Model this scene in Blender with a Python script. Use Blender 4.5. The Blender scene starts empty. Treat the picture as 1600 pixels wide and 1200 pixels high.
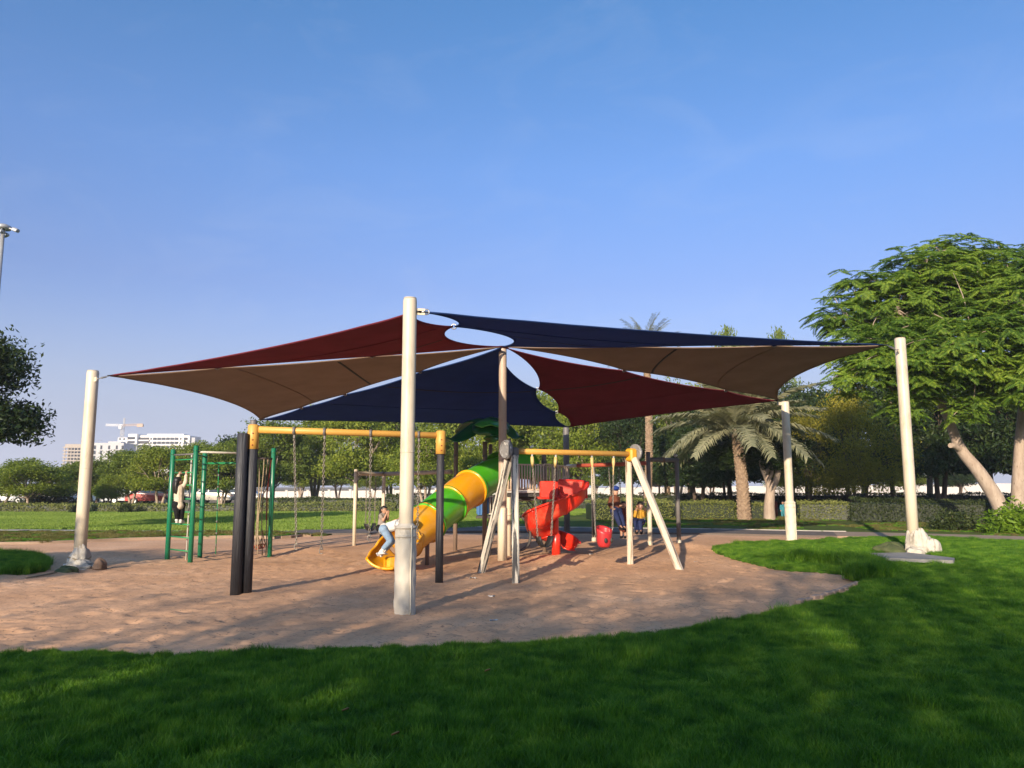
import bpy, bmesh, math, random
import numpy as np
from mathutils import Vector, Matrix

R = math.radians
scene = bpy.context.scene
COL = scene.collection
random.seed(7)
rng = np.random.default_rng(7)

# ------------------------------------------------------------------ camera
CAM_H, FPX, PITCH = 1.6, 1200.0, math.atan(160 / 1200)
cam_data = bpy.data.cameras.new('camera')
cam = bpy.data.objects.new('camera', cam_data)
COL.objects.link(cam)
cam.location = (0, 0, CAM_H)
cam.rotation_euler = (R(90) + PITCH, 0, 0)
cam_data.sensor_width = 36
cam_data.lens = 27
cam_data.clip_start = 0.05
cam_data.clip_end = 6000
scene.camera = cam

# ------------------------------------------------------------------ sky, sun, exposure
SUN_EL, SUN_AZ = R(16.2), R(20)          # sun stands behind the viewer, a little to the left
world = bpy.data.worlds.new('World')
scene.world = world
world.use_nodes = True
wn = world.node_tree.nodes
sky = wn.new('ShaderNodeTexSky')
sky.sky_type = 'NISHITA'
sky.sun_disc = False
sky.sun_elevation = SUN_EL
sky.sun_rotation = R(180) + SUN_AZ
sky.air_density = 1.0
sky.dust_density = 2.2
sky.ozone_density = 2.2
sky.altitude = 0
wn['Background'].inputs['Strength'].default_value = 0.14
# dusty air: the sky greys to lavender towards the horizon, all the way round
wtc = wn.new('ShaderNodeTexCoord')
wsep = wn.new('ShaderNodeSeparateXYZ')
wramp = wn.new('ShaderNodeValToRGB')
wmul = wn.new('ShaderNodeMix')
wmul.data_type = 'RGBA'
wmul.blend_type = 'MULTIPLY'
wmul.inputs['Factor'].default_value = 1
els = wramp.color_ramp.elements
while len(els) < 5:
    els.new(.5)
for el, (p_, c_) in zip(els, [(0.0, (.63, .64, .87)), (.12, (.63, .64, .87)), (.25, (.63, .645, .89)), (.39, (.58, .76, 1.06)), (.56, (.43, .78, 1.06))]):
    el.position = p_
    el.color = (*c_, 1)
wl = world.node_tree.links.new
wl(wtc.outputs['Generated'], wsep.inputs[0])
wl(wsep.outputs['Z'], wramp.inputs['Fac'])
wl(sky.outputs[0], wmul.inputs['A'])
wl(wramp.outputs['Color'], wmul.inputs['B'])
whz = wn.new('ShaderNodeValToRGB')
whz.color_ramp.elements[0].position = .02
whz.color_ramp.elements[0].color = (1, 1, 1, 1)
whz.color_ramp.elements[1].position = .25
whz.color_ramp.elements[1].color = (0, 0, 0, 1)
whz.color_ramp.interpolation = 'EASE'
wl(wsep.outputs['Z'], whz.inputs['Fac'])
wmix = wn.new('ShaderNodeMix')
wmix.data_type = 'RGBA'
wl(whz.outputs['Color'], wmix.inputs['Factor'])
wl(wmul.outputs['Result'], wmix.inputs['A'])
wmix.inputs['B'].default_value = (2.2, 2.5, 3.4, 1)
# thin high wisps of cirrus
wmap = wn.new('ShaderNodeMapping')
wmap.inputs['Scale'].default_value = (2.2, 2.2, 6.0)
wmap.inputs['Rotation'].default_value = (.2, .35, .3)
wl(wtc.outputs['Generated'], wmap.inputs['Vector'])
wno = wn.new('ShaderNodeTexNoise')
wno.inputs['Scale'].default_value = 2.4
wno.inputs['Detail'].default_value = 9
wno.inputs['Roughness'].default_value = .62
wno.inputs['Distortion'].default_value = .8
wl(wmap.outputs['Vector'], wno.inputs['Vector'])
wcr = wn.new('ShaderNodeValToRGB')
wcr.color_ramp.elements[0].position = .5
wcr.color_ramp.elements[0].color = (0, 0, 0, 1)
wcr.color_ramp.elements[1].position = .78
wcr.color_ramp.elements[1].color = (.10, .10, .10, 1)
wl(wno.outputs['Fac'], wcr.inputs['Fac'])
wci = wn.new('ShaderNodeMix')
wci.data_type = 'RGBA'
wl(wcr.outputs['Color'], wci.inputs['Factor'])
wl(wmix.outputs['Result'], wci.inputs['A'])
wci.inputs['B'].default_value = (3.0, 3.3, 4.0, 1)
wl(wci.outputs['Result'], wn['Background'].inputs['Color'])

sun_data = bpy.data.lights.new('sun', 'SUN')
sun_data.energy = 5.0
sun_data.angle = R(0.55)
sun_data.color = (1.0, 0.83, 0.62)
sun = bpy.data.objects.new('sun', sun_data)
COL.objects.link(sun)
SUN_DIR = Vector((math.sin(SUN_AZ) * math.cos(SUN_EL), math.cos(SUN_AZ) * math.cos(SUN_EL), -math.sin(SUN_EL)))
sun.rotation_euler = SUN_DIR.to_track_quat('-Z', 'Y').to_euler()
sun.location = (-10, -20, 30)

scene.view_settings.view_transform = 'Standard'
scene.view_settings.look = 'None'
scene.view_settings.exposure = 0.66
scene.view_settings.gamma = 1.0
scene.view_settings.use_curve_mapping = False
scene.render.engine = 'CYCLES'
scene.cycles.max_bounces = 6
scene.cycles.diffuse_bounces = 3
scene.cycles.glossy_bounces = 2
scene.cycles.transmission_bounces = 4
scene.cycles.transparent_max_bounces = 6
scene.cycles.use_denoising = True


# ------------------------------------------------------------------ measuring helpers (survey of the place)
def ray(px, py):
    xc, yc = (px - 800) / FPX, (600 - py) / FPX
    c, s = math.cos(PITCH), math.sin(PITCH)
    return Vector((xc, c - yc * s, s + yc * c))


def G(px, py, z=0.0):
    d = ray(px, py)
    t = (z - CAM_H) / d.z
    return Vector((d.x * t, d.y * t, z))


def at(px, py, Y):
    d = ray(px, py)
    t = Y / d.y
    return Vector((d.x * t, Y, CAM_H + d.z * t))


# ------------------------------------------------------------------ numpy noise
def vnoise(x, y, seed=0):
    xi, yi = np.floor(x).astype(np.int64), np.floor(y).astype(np.int64)
    xf, yf = x - xi, y - yi

    def h(a, b):
        n = (a * 374761393 + b * 668265263 + seed * 1442695041) & 0xFFFFFFFF
        n = ((n ^ (n >> 13)) * 1274126177) & 0xFFFFFFFF
        return ((n ^ (n >> 16)) & 0xFFFF) / 65535.0
    u, v = xf * xf * (3 - 2 * xf), yf * yf * (3 - 2 * yf)
    return (h(xi, yi) * (1 - u) + h(xi + 1, yi) * u) * (1 - v) + (h(xi, yi + 1) * (1 - u) + h(xi + 1, yi + 1) * u) * v - 0.5


def fbm(x, y, seed=0, o=4):
    r, a = 0, 1.0
    for k in range(o):
        r = r + a * vnoise(x * 2 ** k, y * 2 ** k, seed + k)
        a *= 0.5
    return r


# ------------------------------------------------------------------ mesh helpers
def basis(d):
    d = Vector(d).normalized()
    u = d.cross(Vector((0, 0, 1)) if abs(d.z) < 0.95 else Vector((0, 1, 0))).normalized()
    return u, d.cross(u).normalized(), d


class MB:
    def __init__(self):
        self.v, self.f, self.smooth = [], [], []

    def add(self, vs, fs, smooth=False):
        o = len(self.v)
        self.v.extend([tuple(p) for p in vs])
        for f in fs:
            self.f.append(tuple(i + o for i in f))
            self.smooth.append(smooth)
        return self

    def box(self, c, s, rot=None, bev=0.0):
        c = Vector(c)
        hx, hy, hz = s[0] / 2, s[1] / 2, s[2] / 2
        b = min(bev, hx * .9, hy * .9, hz * .9)
        if b <= 0:
            vs = [Vector((x * hx, y * hy, z * hz)) for z in (-1, 1) for x, y in ((-1, -1), (1, -1), (1, 1), (-1, 1))]
            fs = [(3, 2, 1, 0), (4, 5, 6, 7), (0, 1, 5, 4), (1, 2, 6, 5), (2, 3, 7, 6), (3, 0, 4, 7)]
        else:
            ring = []
            for x, y in ((-1, -1), (1, -1), (1, 1), (-1, 1)):
                if x * y > 0:
                    ring += [(x * hx, y * (hy - b)), (x * (hx - b), y * hy)]
                else:
                    ring += [(x * (hx - b), y * hy), (x * hx, y * (hy - b))]
            ring = sorted(ring, key=lambda p: math.atan2(p[1], p[0]))
            vs, fs = [], []
            kx, ky = (hx - b) / hx, (hy - b) / hy
            for z, q in ((-hz, 1), (-hz + b, 0), (hz - b, 0), (hz, 1)):
                for p in ring:
                    vs.append(Vector((p[0] * (kx if q else 1), p[1] * (ky if q else 1), z)))
            for k in range(3):
                for i in range(8):
                    j = (i + 1) % 8
                    fs.append((k * 8 + i, k * 8 + j, k * 8 + 8 + j, k * 8 + 8 + i))
            fs.append(tuple(range(7, -1, -1)))
            fs.append(tuple(range(24, 32)))
        if rot is not None:
            vs = [rot @ p for p in vs]
        return self.add([p + c for p in vs], fs)

    def bar(self, a, b, w, h, bev=0.0, up=None):
        a, b = Vector(a), Vector(b)
        d = (b - a)
        L = d.length
        d.normalize()
        upv = Vector(up) if up else (Vector((0, 0, 1)) if abs(d.z) < .95 else Vector((0, 1, 0)))
        u = d.cross(upv).normalized()
        v = u.cross(d).normalized()
        m = Matrix((u, v, d)).transposed()
        return self.box((a + b) / 2, (w, h, L), m, bev)

    def tube(self, pts, r, n=10, caps=True, smooth=True, closed=False):
        pts = [Vector(p) for p in pts]
        if not hasattr(r, '__len__'):
            r = [r] * len(pts)
        N = len(pts)
        vs, fs = [], []
        u = None
        for i, p in enumerate(pts):
            if closed:
                d = pts[(i + 1) % N] - pts[i - 1]
            else:
                d = pts[min(i + 1, N - 1)] - pts[max(i - 1, 0)]
            d.normalize()
            if u is None:
                u, v, _ = basis(d)
            else:
                u = (u - d * u.dot(d)).normalized()
                v = d.cross(u)
            for k in range(n):
                a = 2 * math.pi * k / n
                vs.append(p + (u * math.cos(a) + v * math.sin(a)) * r[i])
        M = N if closed else N - 1
        for i in range(M):
            for k in range(n):
                k2 = (k + 1) % n
                i2 = (i + 1) % N
                fs.append((i * n + k, i * n + k2, i2 * n + k2, i2 * n + k))
        self.add(vs, fs, smooth)
        if caps and not closed:
            o = len(self.v) - len(vs)
            self.f.append(tuple(o + k for k in range(n - 1, -1, -1)))
            self.f.append(tuple(o + (N - 1) * n + k for k in range(n)))
            self.smooth += [False, False]
        return self

    def ell(self, c, r, rot=None, nu=14, nv=9, jit=0.0, seed=0):
        c = Vector(c)
        rr = random.Random(seed)
        vs, fs = [Vector((0, 0, -1))], []
        for j in range(1, nv):
            t = -math.pi / 2 + math.pi * j / nv
            for i in range(nu):
                a = 2 * math.pi * i / nu
                vs.append(Vector((math.cos(t) * math.cos(a), math.cos(t) * math.sin(a), math.sin(t))))
        vs.append(Vector((0, 0, 1)))
        top = len(vs) - 1
        for i in range(nu):
            fs.append((0, 1 + (i + 1) % nu, 1 + i))
            b = 1 + (nv - 2) * nu
            fs.append((top, b + i, b + (i + 1) % nu))
        for j in range(nv - 2):
            for i in range(nu):
                a, b = 1 + j * nu + i, 1 + j * nu + (i + 1) % nu
                fs.append((a, b, b + nu, a + nu))
        out = []
        for p in vs:
            k = 1 + jit * (rr.random() - .5) * 2
            q = Vector((p.x * r[0] * k, p.y * r[1] * k, p.z * r[2] * k))
            out.append(c + (rot @ q if rot is not None else q))
        return self.add(out, fs, True)

    def cap(self, a, b, ra, rb, n=10):
        """tapered capsule"""
        a, b = Vector(a), Vector(b)
        d = b - a
        if d.length < 1e-6:
            return self.ell(a, (ra,) * 3)
        d.normalize()
        pts, rs = [], []
        for k in range(4):
            t = math.pi / 2 * k / 4
            pts.append(a - d * ra * math.cos(t)); rs.append(max(ra * math.sin(t), .0008))
        pts.append(a); rs.append(ra); pts.append(b); rs.append(rb)
        for k in range(3, -1, -1):
            t = math.pi / 2 * k / 4
            pts.append(b + d * rb * math.cos(t)); rs.append(max(rb * math.sin(t), .0008))
        return self.tube(pts, rs, n)

    def sheet(self, grid, thick=0.0, smooth=True):
        """grid[i][j] of points; optional thickness along normals"""
        ni, nj = len(grid), len(grid[0])
        vs = [Vector(p) for row in grid for p in row]
        fs = [(i * nj + j, i * nj + j + 1, (i + 1) * nj + j + 1, (i + 1) * nj + j) for i in range(ni - 1) for j in range(nj - 1)]
        if thick == 0:
            return self.add(vs, fs, smooth)
        nor = []
        for i in range(ni):
            for j in range(nj):
                a = vs[min(i + 1, ni - 1) * nj + j] - vs[max(i - 1, 0) * nj + j]
                b = vs[i * nj + min(j + 1, nj - 1)] - vs[i * nj + max(j - 1, 0)]
                n = a.cross(b)
                nor.append(n.normalized() if n.length > 1e-9 else Vector((0, 0, 1)))
        K = len(vs)
        vs2 = [p + n * thick for p, n in zip(vs, nor)]
        allf = [tuple(reversed(f)) for f in fs] + [tuple(k + K for k in f) for f in fs]
        border = [(0, j, 0, j + 1) for j in range(nj - 1)] + [(i, nj - 1, i + 1, nj - 1) for i in range(ni - 1)] + \
                 [(ni - 1, j + 1, ni - 1, j) for j in range(nj - 2, -1, -1)] + [(i + 1, 0, i, 0) for i in range(ni - 2, -1, -1)]
        for a, b, c, d in border:
            p, q = a * nj + b, c * nj + d
            allf.append((p, q, q + K, p + K))
        return self.add(vs + vs2, allf, smooth)

    def mesh(self, name, off=None):
        me = bpy.data.meshes.new(name)
        vs = self.v if off is None else [(p[0] - off[0], p[1] - off[1], p[2] - off[2]) for p in self.v]
        me.from_pydata(vs, [], self.f)
        me.polygons.foreach_set('use_smooth', self.smooth)
        me.update()
        return me


WORLD = {}


def link(o, parent=None, wl=None):
    COL.objects.link(o)
    wl = Vector(wl) if wl is not None else Vector((0, 0, 0))
    WORLD[o.name] = wl
    if parent is not None:
        o.parent = parent
        o.location = wl - WORLD[parent.name]
    else:
        o.location = wl
    return o


def tag(o, label=None, cat=None, group=None, kind=None):
    if label: o['label'] = label
    if cat: o['category'] = cat
    if group: o['group'] = group
    if kind: o['kind'] = kind
    return o


def thing(name, loc, label, cat, group=None):
    o = bpy.data.objects.new(name, None)
    o.empty_display_size = .2
    link(o, None, loc)
    return tag(o, label, cat, group)


def obj(name, mb, m, parent=None, origin=None):
    """world-coordinate MB -> one mesh object whose origin sits at the given point"""
    if origin is None:
        origin = WORLD[parent.name] if parent is not None else Vector((0, 0, 0))
    me = mb.mesh(name, origin)
    me.materials.append(m)
    o = bpy.data.objects.new(name, me)
    return link(o, parent, origin)


def inst(name, me, parent, wl, rot=None, scale=None):
    o = bpy.data.objects.new(name, me)
    link(o, parent, wl)
    if rot is not None:
        o.rotation_euler = rot
    if scale is not None:
        o.scale = scale
    return o


def local_post(name, a, b, builder, m, parent):
    """piece built along local +Z from a to b so that its grain runs along it"""
    a, b = Vector(a), Vector(b)
    mb = MB()
    builder(mb, (b - a).length)
    me = mb.mesh(name)
    me.materials.append(m)
    o = bpy.data.objects.new(name, me)
    link(o, parent, a)
    o.rotation_mode = 'QUATERNION'
    o.rotation_quaternion = (b - a).to_track_quat('Z', 'Y')
    return o


def fast_mesh(name, V, Q, smooth=False):
    me = bpy.data.meshes.new(name)
    V = np.asarray(V, dtype=np.float32)
    Q = np.asarray(Q, dtype=np.int32)
    k = Q.shape[1]
    me.vertices.add(len(V))
    me.vertices.foreach_set('co', V.ravel())
    me.loops.add(Q.size)
    me.loops.foreach_set('vertex_index', Q.ravel())
    me.polygons.add(len(Q))
    me.polygons.foreach_set('loop_start', np.arange(0, Q.size, k, dtype=np.int32))
    me.polygons.foreach_set('loop_total', np.full(len(Q), k, dtype=np.int32))
    me.polygons.foreach_set('use_smooth', np.full(len(Q), smooth, dtype=bool))
    me.update(calc_edges=True)
    return me


# ------------------------------------------------------------------ materials
def nd(nt, t, **kw):
    n = nt.nodes.new(t)
    for k, v in kw.items():
        setattr(n, k, v)
    return n


def ramp(nt, stops):
    r = nd(nt, 'ShaderNodeValToRGB')
    e = r.color_ramp.elements
    while len(e) < len(stops):
        e.new(0.5)
    for el, (p, c) in zip(e, stops):
        el.position = p
        el.color = (*c, 1) if len(c) == 3 else c
    return r


def c3(c, k):
    return tuple(min(1, x * k) for x in c)


def mat(name, col, col2=None, scale=3.0, rough=0.6, bump=0.0, bscale=40.0, metal=0.0, stretch=None, dirt=None,
        dirt_at=(0.55, 0.7), dirt_scale=6.0, coat=0.0, detail=6.0, spec=0.5):
    m = bpy.data.materials.new(name)
    m.use_nodes = True
    nt = m.node_tree
    L = nt.links.new
    p = nt.nodes['Principled BSDF']
    p.inputs['Roughness'].default_value = rough
    p.inputs['Metallic'].default_value = metal
    p.inputs['Specular IOR Level'].default_value = spec
    if coat:
        p.inputs['Coat Weight'].default_value = coat
        p.inputs['Coat Roughness'].default_value = .15
    tc = nd(nt, 'ShaderNodeTexCoord')
    src = tc.outputs['Object']
    if stretch:
        mp = nd(nt, 'ShaderNodeMapping')
        mp.inputs['Scale'].default_value = stretch
        L(src, mp.inputs['Vector'])
        src = mp.outputs['Vector']
    n1 = nd(nt, 'ShaderNodeTexNoise')
    n1.inputs['Scale'].default_value = scale
    n1.inputs['Detail'].default_value = detail
    n1.inputs['Roughness'].default_value = .6
    L(src, n1.inputs['Vector'])
    r1 = ramp(nt, [(0.32, col), (0.68, col2 or c3(col, .8))])
    L(n1.outputs['Fac'], r1.inputs['Fac'])
    out = r1.outputs['Color']
    if dirt:
        n2 = nd(nt, 'ShaderNodeTexNoise')
        n2.inputs['Scale'].default_value = dirt_scale
        n2.inputs['Detail'].default_value = 8
        n2.inputs['Roughness'].default_value = .65
        L(src, n2.inputs['Vector'])
        r2 = ramp(nt, [(dirt_at[0], (0, 0, 0)), (dirt_at[1], (1, 1, 1))])
        L(n2.outputs['Fac'], r2.inputs['Fac'])
        mx = nd(nt, 'ShaderNodeMix', data_type='RGBA')
        L(r2.outputs['Color'], mx.inputs['Factor'])
        L(out, mx.inputs['A'])
        mx.inputs['B'].default_value = (*dirt, 1)
        out = mx.outputs['Result']
    L(out, p.inputs['Base Color'])
    if bump:
        nb = nd(nt, 'ShaderNodeTexNoise')
        nb.inputs['Scale'].default_value = bscale
        nb.inputs['Detail'].default_value = 5
        L(src, nb.inputs['Vector'])
        b = nd(nt, 'ShaderNodeBump')
        b.inputs['Strength'].default_value = bump
        b.inputs['Distance'].default_value = .02
        L(nb.outputs['Fac'], b.inputs['Height'])
        L(b.outputs['Normal'], p.inputs['Normal'])
    return m


def leaf_mat(name, stops, transl=0.35, rough=.5, clump=1.2, tmul=(1.3, 1.35, .5), nk=1.0):
    """leaf colours vary from leaf to leaf and from clump to clump"""
    m = bpy.data.materials.new(name)
    m.use_nodes = True
    nt = m.node_tree
    L = nt.links.new
    p = nt.nodes['Principled BSDF']
    out = nt.nodes['Material Output']
    p.inputs['Roughness'].default_value = rough
    p.inputs['Specular IOR Level'].default_value = .3
    g = nd(nt, 'ShaderNodeNewGeometry')
    tc = nd(nt, 'ShaderNodeTexCoord')
    n = nd(nt, 'ShaderNodeTexNoise')
    n.inputs['Scale'].default_value = clump
    n.inputs['Detail'].default_value = 3
    L(g.outputs['Position'], n.inputs['Vector'])
    oi = nd(nt, 'ShaderNodeObjectInfo')
    a = nd(nt, 'ShaderNodeMath', operation='MULTIPLY_ADD')
    L(g.outputs['Random Per Island'], a.inputs[0])
    a.inputs[1].default_value = .45
    nkm = nd(nt, 'ShaderNodeMath', operation='MULTIPLY_ADD')
    L(n.outputs['Fac'], nkm.inputs[0])
    nkm.inputs[1].default_value = nk
    nkm.inputs[2].default_value = .5 - .5 * nk
    L(nkm.outputs[0], a.inputs[2])
    a2 = nd(nt, 'ShaderNodeMath', operation='MULTIPLY_ADD')
    L(oi.outputs['Random'], a2.inputs[0])
    a2.inputs[1].default_value = .16
    L(a.outputs[0], a2.inputs[2])
    a3 = nd(nt, 'ShaderNodeMath', operation='SUBTRACT')
    L(a2.outputs[0], a3.inputs[0])
    a3.inputs[1].default_value = .27
    r = ramp(nt, stops)
    L(a3.outputs[0], r.inputs['Fac'])
    L(r.outputs['Color'], p.inputs['Base Color'])
    t = nd(nt, 'ShaderNodeBsdfTranslucent')
    mul = nd(nt, 'ShaderNodeMix', data_type='RGBA', blend_type='MULTIPLY')
    mul.inputs['Factor'].default_value = 1
    L(r.outputs['Color'], mul.inputs['A'])
    mul.inputs['B'].default_value = (*tmul, 1)
    L(mul.outputs['Result'], t.inputs['Color'])
    mx = nd(nt, 'ShaderNodeMixShader')
    mx.inputs[0].default_value = transl
    L(p.outputs[0], mx.inputs[1])
    L(t.outputs[0], mx.inputs[2])
    L(mx.outputs[0], out.inputs['Surface'])
    return m


def cloth_mat(name, col, transl=.2, weave=260):
    m = mat(name, col, c3(col, .82), 1.4, .85, bump=.15, bscale=weave, spec=.15)
    nt = m.node_tree
    L = nt.links.new
    p = nt.nodes['Principled BSDF']
    src = p.inputs['Base Color'].links[0].from_socket
    t = nd(nt, 'ShaderNodeBsdfTranslucent')
    L(src, t.inputs['Color'])
    mx = nd(nt, 'ShaderNodeMixShader')
    mx.inputs[0].default_value = transl
    L(p.outputs[0], mx.inputs[1])
    L(t.outputs[0], mx.inputs[2])
    L(mx.outputs[0], nt.nodes['Material Output'].inputs['Surface'])
    return m


MT = {}
MT['cream'] = mat('cream_paint', (.61, .535, .41), (.55, .475, .36), 2.2, .45, bump=.05, bscale=30, dirt=(.40, .32, .22), dirt_at=(.52, .75), dirt_scale=2.2, stretch=(1.6, 1.6, .5))
MT['pole_brown'] = mat('taupe_paint', (.46, .35, .27), (.4, .3, .23), 2.2, .5, bump=.05, dirt=(.2, .15, .11), dirt_at=(.62, .8), dirt_scale=4)
MT['vinyl'] = mat('grey_vinyl', (.58, .53, .44), (.5, .45, .37), 3, .55, bump=.35, bscale=7, dirt=(.24, .2, .15), dirt_at=(.58, .8), dirt_scale=5)
MT['vinyl_white'] = mat('white_vinyl', (.66, .6, .48), (.58, .52, .4), 3, .55, bump=.3, bscale=7, dirt=(.3, .25, .18), dirt_at=(.6, .85), dirt_scale=5)
MT['canvas'] = mat('canvas_wrap', (.55, .51, .44), (.42, .38, .32), 5, .8, bump=.5, bscale=22, dirt=(.22, .16, .1), dirt_at=(.55, .75), dirt_scale=9)
MT['tarp_green'] = mat('tarp_green', (.05, .07, .02), (.09, .1, .04), 6, .8, bump=.4, bscale=18)
MT['boulder'] = mat('boulder_brown', (.2, .13, .09), (.13, .085, .06), 6, .9, bump=.7, bscale=18)
MT['sail_red'] = cloth_mat('sail_fabric_red', (.26, .045, .068), .47)
MT['sail_tan'] = cloth_mat('sail_fabric_tan', (.37, .265, .2), .45)
MT['sail_navy'] = cloth_mat('sail_fabric_navy', (.04, .085, .26), .5)
MT['hem'] = mat('hem_dark', (.03, .03, .035), None, 5, .8)
MT['steel'] = mat('galvanised_steel', (.45, .45, .45), (.34, .34, .35), 12, .38, metal=.85)
MT['chain'] = mat('chain_steel', (.33, .3, .26), (.22, .19, .16), 30, .5, metal=.6)
MT['black_post'] = mat('black_timber', (.014, .015, .02), (.03, .03, .036), 4, .55, bump=.6, bscale=6, stretch=(16, 16, .5), dirt=(.10, .105, .115), dirt_at=(.56, .68), dirt_scale=1.8, detail=8)
MT['yellow_paint'] = mat('yellow_paint', (.62, .34, .07), (.54, .29, .06), 3, .5, bump=.1, bscale=20, dirt=(.32, .2, .1), dirt_at=(.6, .8), dirt_scale=5)
MT['yellow_bright'] = mat('yellow_bracket', (.7, .36, .02), (.62, .31, .02), 4, .42, bump=.05, dirt=(.4, .25, .08), dirt_at=(.62, .8))
MT['peel_white'] = mat('peeling_white_timber', (.62, .57, .48), (.52, .47, .39), 4, .7, bump=.8, bscale=5, stretch=(11, 11, .6), dirt=(.05, .048, .048), dirt_at=(.51, .54), dirt_scale=1.4, detail=10)
MT['peel_white_b'] = mat('weathered_white_timber', (.66, .58, .47), (.56, .47, .37), 4, .7, bump=.8, bscale=5, stretch=(11, 11, .6), dirt=(.24, .17, .12), dirt_at=(.54, .6), dirt_scale=1.4, detail=10)
MT['disc_grey'] = mat('grey_log_disc', (.26, .25, .25), (.16, .16, .16), 8, .6, bump=.8, bscale=30, dirt=(.5, .49, .47), dirt_at=(.56, .64), dirt_scale=14)
MT['rubber'] = mat('black_rubber', (.015, .015, .016), None, 6, .6)
MT['seat_red'] = mat('red_seat_plastic', (.5, .03, .035), (.42, .025, .03), 5, .4)
MT['chain_sleeve'] = mat('chain_sleeve_yellow', (.62, .47, .2), (.5, .36, .14), 9, .6)
MT['green_paint'] = mat('green_paint', (.006, .17, .085), (.008, .13, .065), 2, .35, bump=.04, dirt=(.05, .1, .06), dirt_at=(.64, .85), coat=.2)
MT['green_light'] = mat('green_paint_light', (.02, .24, .08), (.02, .19, .07), 2, .4)
MT['white_bar'] = mat('off_white_bar', (.56, .54, .48), (.46, .44, .4), 5, .5)
MT['rope'] = mat('rope_fibre', (.34, .27, .17), (.24, .19, .12), 40, .85, bump=.5, bscale=120)
MT['rope_red'] = mat('rope_red', (.3, .06, .03), (.22, .04, .02), 40, .85)
MT['tube_yellow'] = mat('slide_yellow', (.78, .36, .006), (.72, .31, .006), 1.5, .3, bump=.03, bscale=8, dirt=(.74, .46, .12), dirt_at=(.5, .8), dirt_scale=3, coat=.15)
MT['tube_green'] = mat('slide_green', (.07, .42, .012), (.06, .36, .012), 1.5, .3, bump=.03, bscale=8, dirt=(.16, .46, .07), dirt_at=(.5, .8), dirt_scale=3, coat=.15)
MT['slide_red'] = mat('slide_red', (.72, .03, .012), (.64, .025, .012), 1.5, .33, bump=.04, bscale=8, dirt=(.66, .13, .07), dirt_at=(.5, .78), dirt_scale=4, coat=.15)
MT['leaf_plastic'] = mat('leaf_plastic_green', (.012, .14, .03), (.01, .11, .025), 2, .3, coat=.3)
MT['leaf_plastic_light'] = mat('leaf_plastic_light', (.06, .36, .03), (.05, .3, .03), 2, .3, coat=.3)
MT['tower_brown'] = mat('tower_brown', (.23, .165, .125), (.18, .125, .095), 3, .5, bump=.05, dirt=(.12, .085, .06), dirt_at=(.62, .8))
MT['tower_rail'] = mat('tower_rail_taupe', (.64, .49, .37), (.56, .42, .31), 3, .5)
MT['deck'] = mat('deck_dark', (.07, .065, .06), None, 8, .7)
MT['deck_edge'] = mat('deck_edge_pale', (.55, .52, .48), None, 8, .6)
MT['blue_panel'] = mat('blue_panel', (.03, .14, .36), (.025, .11, .3), 3, .4)
MT['red_beam'] = mat('red_beam_paint', (.42, .09, .05), (.34, .07, .04), 4, .5, dirt=(.3, .2, .14), dirt_at=(.6, .75))
MT['grey_beam'] = mat('grey_brown_beam', (.3, .25, .21), (.46, .4, .33), 1.6, .6)
MT['slate'] = mat('slate_paint', (.11, .1, .1), (.15, .14, .135), 3, .55)
MT['concrete'] = mat('concrete', (.3, .29, .27), (.22, .21, .2), 4, .9, bump=.5, bscale=30)
MT['kerb'] = mat('kerb_pale', (.45, .42, .38), (.36, .33, .3), 3, .85, bump=.3)
MT['edging'] = mat('brick_edging', (.44, .31, .23), (.36, .25, .18), 6, .9, bump=.5)
MT['asphalt'] = mat('asphalt', (.115, .09, .075), (.15, .12, .10), 1.5, .9, bump=.4, bscale=60)
MT['paving'] = mat('path_paving', (.34, .25, .18), (.27, .19, .135), 1.2, .9, bump=.3, bscale=30)
MT['bark_pale'] = mat('bark_pale', (.42, .34, .27), (.29, .22, .17), 3, .9, bump=.9, bscale=14, stretch=(3, 3, .8), dirt=(.12, .08, .05), dirt_at=(.6, .72), dirt_scale=5)
MT['bark_dark'] = mat('bark_dark', (.12, .085, .06), (.07, .05, .035), 4, .95, bump=.9, bscale=12, stretch=(3, 3, .6))
MT['palm_bark'] = mat('palm_bark', (.36, .26, .175), (.22, .15, .1), 8, .95, bump=.7, bscale=30)
MT['wall_white'] = mat('white_wall', (.58, .55, .51), (.5, .47, .44), .6, .85)
MT['bld_white'] = mat('render_white', (.74, .73, .7), (.68, .67, .64), .2, .8)
MT['bld_grey'] = mat('render_grey', (.46, .46, .46), (.42, .42, .42), .2, .8)
MT['bld_raw'] = mat('raw_concrete', (.4, .34, .27), (.34, .29, .23), .3, .9)
MT['glass_dark'] = mat('window_dark', (.025, .03, .035), None, 1, .12)
MT['opening'] = mat('opening_shade', (.05, .045, .04), None, 1, .9)  # near-black colour stands in for the shade inside openings
MT['crane_red'] = mat('crane_paint', (.42, .27, .16), (.37, .23, .13), 1, .5)
MT['white_metal'] = mat('white_metal', (.7, .7, .68), None, 3, .4)
MT['lamp_grey'] = mat('lamp_grey', (.4, .41, .42), None, 3, .4, metal=.3)
MT['lamp_glass'] = mat('lamp_glass', (.5, .52, .55), None, 3, .1)
MT['bin_green'] = mat('bin_green', (.018, .028, .014), None, 3, .5)
MT['line_white'] = mat('pitch_line', (.6, .62, .58), (.45, .52, .4), 2, .9)
MT['tyre'] = mat('tyre', (.02, .02, .02), None, 3, .8)
MT['skin'] = mat('skin', (.42, .24, .16), (.38, .21, .14), 6, .5)
MT['hair'] = mat('hair_black', (.012, .009, .008), (.02, .015, .012), 20, .45, stretch=(6, 6, .6))
MT['scrap'] = mat('scrap_paper', (.65, .63, .58), None, 9, .8)
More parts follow.
